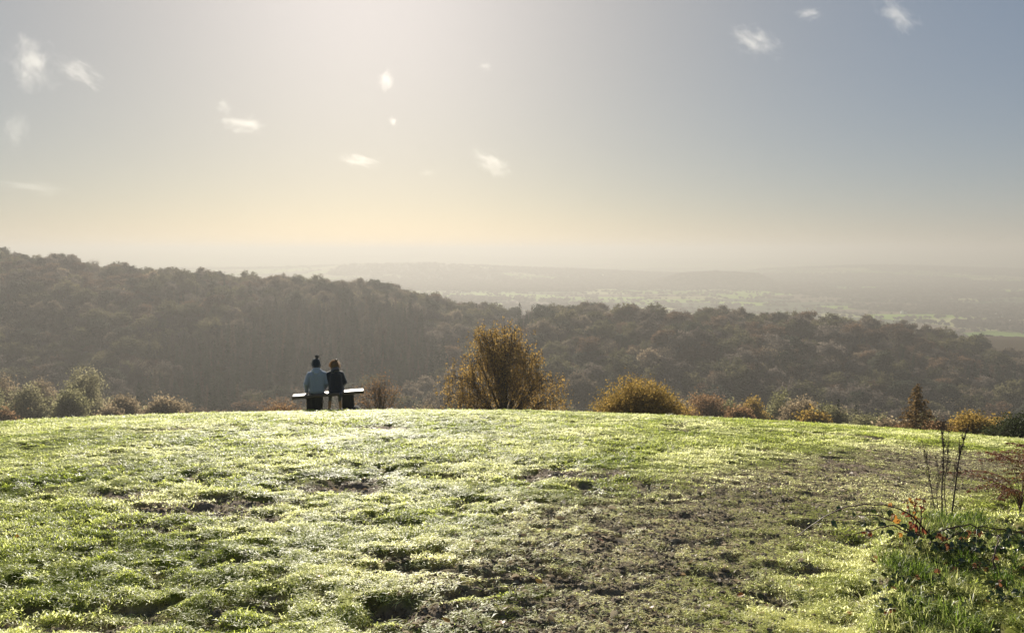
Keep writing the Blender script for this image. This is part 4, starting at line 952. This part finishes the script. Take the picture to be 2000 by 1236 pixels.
def person(px_off, lean, zs, feet, knees, arms, sc_, head, label, turn=0.0):
    X = BX + px_off; g0 = BZ + SEAT + math.tan(-TILT) * px_off
    root = link('person', None, label=label, cat='person', loc=(BX + px_off * math.cos(ROT), BY + px_off * math.sin(ROT), g0)); root.rotation_euler = (0, 0, ROT + turn)
    k = sc_
    pel = np.array((0, 0, 0.10 * k)); ch = np.array((lean * 0.5, 0.01, 0.40 * k)); nb = np.array((lean, 0.03, 0.545 * k)); hd = nb + np.array(head)
    caps = [((-0.05, 0, 0.10 * k), 0.115 * k, (0.05, 0, 0.10 * k), 0.115 * k), (pel, 0.12 * k, ch, 0.12 * k), ((ch[0] - .07, ch[1], ch[2]), 0.105 * k, (ch[0] + .07, ch[1], ch[2]), 0.105 * k), (ch, 0.11 * k, nb, 0.06 * k), (nb, 0.056 * k, hd - np.array((0, 0, 0.06)), 0.052 * k)]
    ells = [(hd, (0.076, 0.095, 0.112)), (hd + np.array((0, 0.092, -0.012)), (0.013, 0.024, 0.022)), (hd + np.array((0.078, 0, -0.01)), (0.012, 0.022, 0.03)), (hd + np.array((-0.078, 0, -0.01)), (0.012, 0.022, 0.03)), (hd + np.array((0, 0.06, -0.075)), (0.045, 0.035, 0.035))]
    limbs = {}
    for s, side in ((-1, 'l'), (1, 'r')):
        sh = nb + np.array((s * 0.162 * k, -0.02, -0.085 * k)); el = np.array(arms[side][0]); wr = np.array(arms[side][1])
        caps += [(nb, 0.05 * k, sh, 0.058 * k), (sh, 0.056 * k, el, 0.043 * k), (el, 0.042 * k, wr, 0.028 * k)] + hand_caps(wr, arms[side][2], s, -s)
        hp = np.array((s * 0.085 * k, 0.03, 0.085 * k)); kn = np.array(knees[side]); an = np.array(feet[side]) + np.array((0, -0.02, 0.075))
        caps += [(hp, 0.085 * k, kn, 0.058 * k), (kn, 0.055 * k, kn + (an - kn) * 0.35, 0.054 * k), (kn + (an - kn) * 0.35, 0.054 * k, an, 0.035 * k), (an, 0.036, np.array(feet[side]) + np.array((0, 0.13, 0.03)), 0.03)]
        limbs[side] = (sh, el, wr, hp, kn, an)
    blob('body', caps, ells, 0.0085, M_skin, root, 2)
    return root, dict(pel=pel, ch=ch, nb=nb, hd=hd, **limbs), g0
# left: slate-blue hooded fleece and bobble hat
def foot_z(px_off, dx, dy, g0):
    c, s_ = math.cos(ROT), math.sin(ROT); return float(gz(BX + (px_off + dx) * c - dy * s_, BY + (px_off + dx) * s_ + dy * c)) - g0 + 0.01
OFF1 = -0.262; g0a = BZ + SEAT + math.tan(-TILT) * OFF1
p1, J, g0 = person(OFF1, 0.0, 0, dict(l=(-0.14, 0.44, foot_z(OFF1, -.14, .44, g0a)), r=(0.08, 0.46, foot_z(OFF1, .08, .46, g0a))), dict(l=(-0.13, 0.42, 0.055), r=(0.09, 0.43, 0.06)),
                   dict(l=((-0.245, -0.03, 0.24), (-0.235, 0.10, 0.045), (0.15, 1, -0.1)), r=((0.225, -0.02, 0.25), (0.19, 0.12, 0.11), (-0.35, 1, -0.15))), 1.0, (-0.005, 0.03, 0.145),
                   'person seated on the bench in a slate-blue hooded top and dark bobble hat', 0.03)
nb, hd, ch = J['nb'], J['hd'], J['ch']
jc = [((-0.055, -0.005, 0.10), 0.128, (0.055, -0.005, 0.10), 0.128), ((-0.06, -0.01, 0.10), 0.125, (-0.075, 0.0, 0.42), 0.118), ((0.06, -0.01, 0.10), 0.125, (0.075, 0.0, 0.42), 0.118), ((0, 0, 0.12), 0.13, (0, 0, 0.42), 0.13), ((-.08, 0.0, .40), .10, (.08, 0.0, .40), .10), ((0, 0, .42), .12, (0, .02, .565), .075)]
for sd in 'lr':
    sh, el, wr = J[sd][:3]; jc += [(nb + np.array((0, -.01, -.02)), 0.066, sh + np.array((0, 0, -0.005)), 0.07), (sh, 0.07, el, 0.06), (el, 0.059, wr, 0.043)]
jk = blob('jacket', jc, [], 0.011, M_jacket, p1, 5)
blob('hood', [((-0.065, -0.055, .535), .045, (0.065, -0.055, .535), .045), ((-0.085, -0.01, .56), .038, (-0.06, -0.06, .545), .045), ((0.085, -0.01, .56), .038, (0.06, -0.06, .545), .045), ((-0.03, -0.085, .50), .04, (0.03, -0.085, .50), .04), ((-.05, -.04, .60), .035, (.05, -.04, .60), .035)], [], 0.010, M_jacket, jk, 5)
blob('hem', [((-0.10, -0.02, 0.012), .062, (0.10, -0.02, 0.012), .062), ((-0.11, 0.05, 0.02), .06, (0.11, 0.05, 0.02), .06)], [], 0.012, M_jeans, jk, 3)
tc_ = []
for sd in 'lr':
    _, _, _, hp, kn, an = J[sd]; tc_ += [(hp, .095, kn, .07), (kn, .068, kn + (an - kn) * .4, .066), (kn + (an - kn) * .4, .066, an, .054)]
blob('trousers', tc_ + [((-.07, 0, .085), .108, (.07, 0, .085), .108)], [], 0.012, M_jeans, p1, 3)
for sd in 'lr':
    an = J[sd][5]; blob('boot', [(an + np.array((0, 0, .02)), .05, an + np.array((0, 0, -.04)), .052), (an + np.array((0, -.02, -.045)), .045, an + np.array((0, .15, -.05)), .042)], [], 0.010, M_boot, p1, 3)
hat = blob('hat', [(hd + np.array((0, -.005, .055)), .098, hd + np.array((0, -.015, .07)), .092), (hd + np.array((0, -.005, 0.0)), .106, hd + np.array((0, -.005, .04)), .104)], [(hd + np.array((0, -.005, -.005)), (.108, .12, .055))], 0.010, M_navy, p1, 4)
pz_ = hd + np.array((0.022, -.03, .196)); rpm = np.random.default_rng(3); g = Geo(); nn = rpm.normal(size=(420, 3)); nn /= np.linalg.norm(nn, axis=1)[:, None]
g.add(ICO_V * .038 + pz_, T=ICO_F)
for v in nn[:260]: g.tube(np.array([pz_ + v * .03, pz_ + v * .053 * rpm.uniform(.85, 1.1)]), [.004, .0012], 3, False)
link('pompom', g.mesh('pompom', M_pom), hat)
blob('hair', [(hd + np.array((-.04, -.075, -.045)), .03, hd + np.array((.04, -.075, -.045)), .03)], [], .009, M_hair_dark, p1, 2)
def rim_light_fuzz(o, n, ln, m, seed):
    '''short fibres added to the cloth to make a soft rim of sunlight'''
    rng = np.random.default_rng(seed); me = o.data; V = np.zeros(len(me.vertices) * 3); me.vertices.foreach_get('co', V); V = V.reshape(-1, 3); NN = np.zeros(len(me.vertices) * 3); me.vertices.foreach_get('normal', NN); NN = NN.reshape(-1, 3)
    g = Geo()
    for i in rng.choice(len(V), min(n, len(V)), replace=False):
        d = NN[i] + rng.normal(size=3) * 0.45; g.tube(np.array([V[i], V[i] + d * ln * rng.uniform(0.6, 1.2)]), [0.0016, 0.0006], 3, False)
    link('rim_light_fuzz', g.mesh('rim_light_fuzz', m), o)
M_rim_fuzz = leaf_mat('fleece_rim_fuzz', [(0.0, (0.30, 0.36, 0.46)), (1.0, (0.42, 0.48, 0.56))], 0.5)
M_rim_fuzz_dark = leaf_mat('dark_rim_fuzz', [(0.0, (0.06, 0.08, 0.10)), (1.0, (0.12, 0.14, 0.16))], 0.5)
rim_light_fuzz(jk, 4500, 0.016, M_rim_fuzz, 1); rim_light_fuzz(hat, 1400, 0.012, M_rim_fuzz_dark, 2)  # added fibres that stand in for the sunlit rim on jacket and hat
# right: long navy coat, blond hair
OFF2 = 0.190; g0b = BZ + SEAT + math.tan(-TILT) * OFF2
p2, J, g0 = person(OFF2, -0.025, 0, dict(l=(-0.20, 0.36, foot_z(OFF2, -.20, .36, g0b)), r=(0.065, 0.38, foot_z(OFF2, .065, .38, g0b))), dict(l=(-0.155, 0.38, 0.03), r=(0.045, 0.39, 0.03)),
                   dict(l=((-0.205, -0.01, 0.235), (-0.12, 0.16, 0.10), (0.5, 1, -0.1)), r=((0.205, -0.02, 0.23), (0.13, 0.16, 0.10), (-0.5, 1, -0.1))), 0.94, (-0.005, 0.035, 0.128),
                   'person seated on the bench in a long navy coat with tied-up blond hair', -0.06)
nb, hd = J['nb'], J['hd']
cc = [((-0.07, -0.005, 0.06), 0.128, (0.07, -0.005, 0.06), 0.128), ((-0.06, -0.01, 0.08), 0.130, (-0.06, 0.0, 0.38), 0.112), ((0.06, -0.01, 0.08), 0.130, (0.06, 0.0, 0.38), 0.112), ((0, 0, 0.10), 0.13, (0, 0, 0.40), 0.12), ((-.07, -0.005, .37), .092, (.065, -.005, .37), .092), ((0, -.01, .43), .10, (-.01, .01, .56), .078),
      ((-.05, -.03, .55), .05, (.04, -.03, .55), .05)]
for sd in 'lr':
    sh, el, wr = J[sd][:3]; cc += [(nb + np.array((0, -.01, -.02)), 0.06, sh + np.array((0, 0, -.005)), 0.064), (sh, 0.066, el, 0.06), (el, 0.058, wr, 0.044)]
coat = blob('coat', cc, [], 0.011, M_coat, p2, 5)
rim_light_fuzz(coat, 1500, 0.006, M_rim_fuzz_dark, 3)
blob('collar', [((-.085, -.02, .525), .04, (-.02, -.075, .545), .042), ((-.02, -.075, .545), .042, (.055, -.055, .54), .04), ((-.10, -.045, .50), .035, (-.06, -.08, .50), .035)], [], .010, M_coat, coat, 4)
blob('coat_skirt', [((-0.105, -0.08, 0.02), .07, (0.10, -0.08, 0.02), .07), ((-0.11, 0.08, 0.035), .075, (0.11, 0.08, 0.035), .075), ((-.09, .25, .05), .085, (.03, .25, .05), .085), ((0.11, -0.16, -0.03), .04, (0.12, -0.17, -0.10), .022)], [], 0.012, M_coat, coat, 4)
lc = []
for sd in 'lr':
    _, _, _, hp, kn, an = J[sd]; low_ = kn + (an - kn) * .72
    lc += [(hp, .088, kn, .062), (kn, .058, kn + (an - kn) * .3, .057), (kn + (an - kn) * .3, .057, low_, .040)]
blob('leggings', lc, [], 0.010, M_legg, p2, 3)
for sd in 'lr':
    an = J[sd][5]; blob('trainer', [(an + np.array((0, -.02, -.045)), .043, an + np.array((0, .15, -.05)), .036), (an + np.array((0, -.015, -.03)), .042, an + np.array((0, .03, -.03)), .042)], [], 0.009, M_shoe, p2, 3)
hair = blob('hair', [(hd + np.array((0, -.02, .03)), .088, hd + np.array((0, -.03, -.03)), .082), (hd + np.array((-.05, -.05, -.05)), .045, hd + np.array((-.05, -.04, -.11)), .034), (hd + np.array((.06, -.04, -.03)), .042, hd + np.array((.075, -.04, -.12)), .026)], [(hd + np.array((0, -.01, .02)), (.09, .105, .105))], .009, M_hair, p2, 3)
blob('hair_knot', [(hd + np.array((.03, -.035, .105)), .04, hd + np.array((.04, -.04, .125)), .034)], [], .008, M_hair, hair, 2)
rh = np.random.default_rng(6); g = Geo()
for _ in range(420):
    a = rh.uniform(-0.4, 3.5); c = hd + np.array((math.cos(a) * .088, rh.uniform(-.08, .03), math.sin(a) * .10 + .01)); o_ = np.array((math.cos(a), rh.normal() * .4, math.sin(a) * .8)); ln = rh.uniform(.015, .04)
    g.tube(bez(c, c + o_ * ln, c + o_ * ln + np.array((rh.normal() * .02, rh.normal() * .02, -.02 + rh.normal() * .02)), 4), np.linspace(.0022, .001, 4), 3, False)
link('loose_strands', g.mesh('loose_strands', M_strand), hair)

# ------------------------------------------------------------------ clouds, far above the plain
def cloud_mat():
    m, N, L = new_mat('thin_cloud'); N.remove(N['Principled BSDF']); out = N['Material Output']
    tc = N.new('ShaderNodeTexCoord'); oi = N.new('ShaderNodeObjectInfo')
    pv = N.new('ShaderNodeVolumePrincipled'); pv.inputs['Color'].default_value = (1, 0.98, 0.95, 1); pv.inputs['Anisotropy'].default_value = 0.35
    ln = N.new('ShaderNodeVectorMath'); ln.operation = 'LENGTH'; L.new(tc.outputs['Object'], ln.inputs[0])
    ad = N.new('ShaderNodeVectorMath'); ad.operation = 'ADD'; L.new(tc.outputs['Object'], ad.inputs[0]); L.new(oi.outputs['Location'], ad.inputs[1])
    no = N.new('ShaderNodeTexNoise'); no.inputs['Scale'].default_value = 2.7; no.inputs['Detail'].default_value = 7; no.inputs['Roughness'].default_value = 0.7; no.inputs['Distortion'].default_value = 0.5; L.new(ad.outputs[0], no.inputs[0])
    mr = N.new('ShaderNodeMapRange'); mr.inputs[1].default_value = 0.0; mr.inputs[2].default_value = 1.0; mr.inputs[3].default_value = 0.10; mr.inputs[4].default_value = -0.30; L.new(ln.outputs['Value'], mr.inputs[0])
    sm = N.new('ShaderNodeMath'); sm.operation = 'ADD'; L.new(no.outputs[0], sm.inputs[0]); L.new(mr.outputs[0], sm.inputs[1])
    m2 = N.new('ShaderNodeMapRange'); m2.inputs[1].default_value = 0.42; m2.inputs[2].default_value = 0.62; m2.inputs[3].default_value = 0.0; m2.inputs[4].default_value = 1.0; L.new(sm.outputs[0], m2.inputs[0])
    at2 = N.new('ShaderNodeAttribute'); at2.attribute_type = 'OBJECT'; at2.attribute_name = 'density'
    mm = N.new('ShaderNodeMath'); mm.operation = 'MULTIPLY'; L.new(m2.outputs[0], mm.inputs[0]); L.new(at2.outputs['Fac'], mm.inputs[1])
    L.new(mm.outputs[0], pv.inputs['Density']); L.new(pv.outputs[0], out.inputs['Volume'])
    return m
M_cloud = cloud_mat(); M_cloud.cycles.volume_step_rate = 0.35
bm = bmesh.new(); bmesh.ops.create_icosphere(bm, subdivisions=2, radius=1.0); cl_me = bpy.data.meshes.new('cloud'); bm.to_mesh(cl_me); bm.free(); cl_me.materials.append(M_cloud)
for (px, py, w, h, tilt, dens, lab) in [(58, 122, 62, 60, 20, 1.0, 'tall puffy white cloud above the left wood'), (155, 142, 70, 26, -32, 0.8, 'slanting streaky cloud beside the tall puffy one'), (30, 258, 40, 48, 0, 0.35, 'faint ragged cloud under the tall puffy one'), (472, 244, 62, 24, -5, 1.1, 'bright oval cloud with a wisp trailing on one side'),
                                        (437, 208, 22, 20, 0, 0.5, 'faint tiny puff above the bright oval cloud'), (755, 158, 24, 26, 0, 1.3, 'small bright curl of cloud under the sun glow'), (768, 237, 14, 14, 0, 0.8, 'tiny wisp of cloud below the small bright curl'), (702, 314, 52, 18, -8, 1.2, 'flat arched cloud low over the bench'),
                                        (958, 318, 58, 28, -28, 1.0, 'lumpy slanting cloud low over the birch'), (948, 130, 16, 12, 0, 0.5, 'very faint dot of cloud high above the birch'), (1475, 82, 70, 34, -25, 1.0, 'ragged white cloud in the blue right of the glow'), (1580, 27, 36, 16, 0, 0.7, 'small flat cloud near the top of the blue sky'),
                                        (1755, 30, 68, 30, -38, 0.9, 'feathery slanting cloud highest in the blue sky'), (60, 366, 110, 18, -6, 0.35, 'long faint band of cloud low over the left ridge'), (835, 338, 22, 9, 0, 0.4, 'thin faint wisp between the arched and the lumpy cloud')]:
    Dk = 7000.0; p = at(px, py, Dk); s = Dk / FPX
    o = link('cloud', cl_me, label=lab, cat='cloud', group='small fair-weather clouds', loc=p); o.scale = (w * s * 1.3, (w + h) * 0.26 * s, h * s * 1.45); o.rotation_euler = (0, math.radians(-tilt), 0); o['density'] = dens * 0.75 / ((w + h) * 0.5 * s)

# ------------------------------------------------------------------ hazy air over the whole country
hz = bpy.data.materials.new('haze'); hz.use_nodes = True; N = hz.node_tree.nodes; N.remove(N['Principled BSDF'])
pv = N.new('ShaderNodeVolumePrincipled'); pv.inputs['Color'].default_value = (0.385, 0.376, 0.358, 1); pv.inputs['Density'].default_value = 0.00059; pv.inputs['Anisotropy'].default_value = 0.35
hz.node_tree.links.new(pv.outputs[0], N['Material Output'].inputs['Volume'])
g = Geo(); box(g, -33500, 33500, -300, 30500, float(GZ.min()) - 1.0, max(30.0, float(GZ.max()) + 6))
V, F = g.arrays(); hme = mesh_np('haze', V, F, False, [hz])
bm = bmesh.new(); bm.from_mesh(hme); bmesh.ops.recalc_face_normals(bm, faces=bm.faces[:]); bm.to_mesh(hme); bm.free()
link('haze', hme, kind='stuff', label='pale sunlit haze filling the valley air', cat='haze')
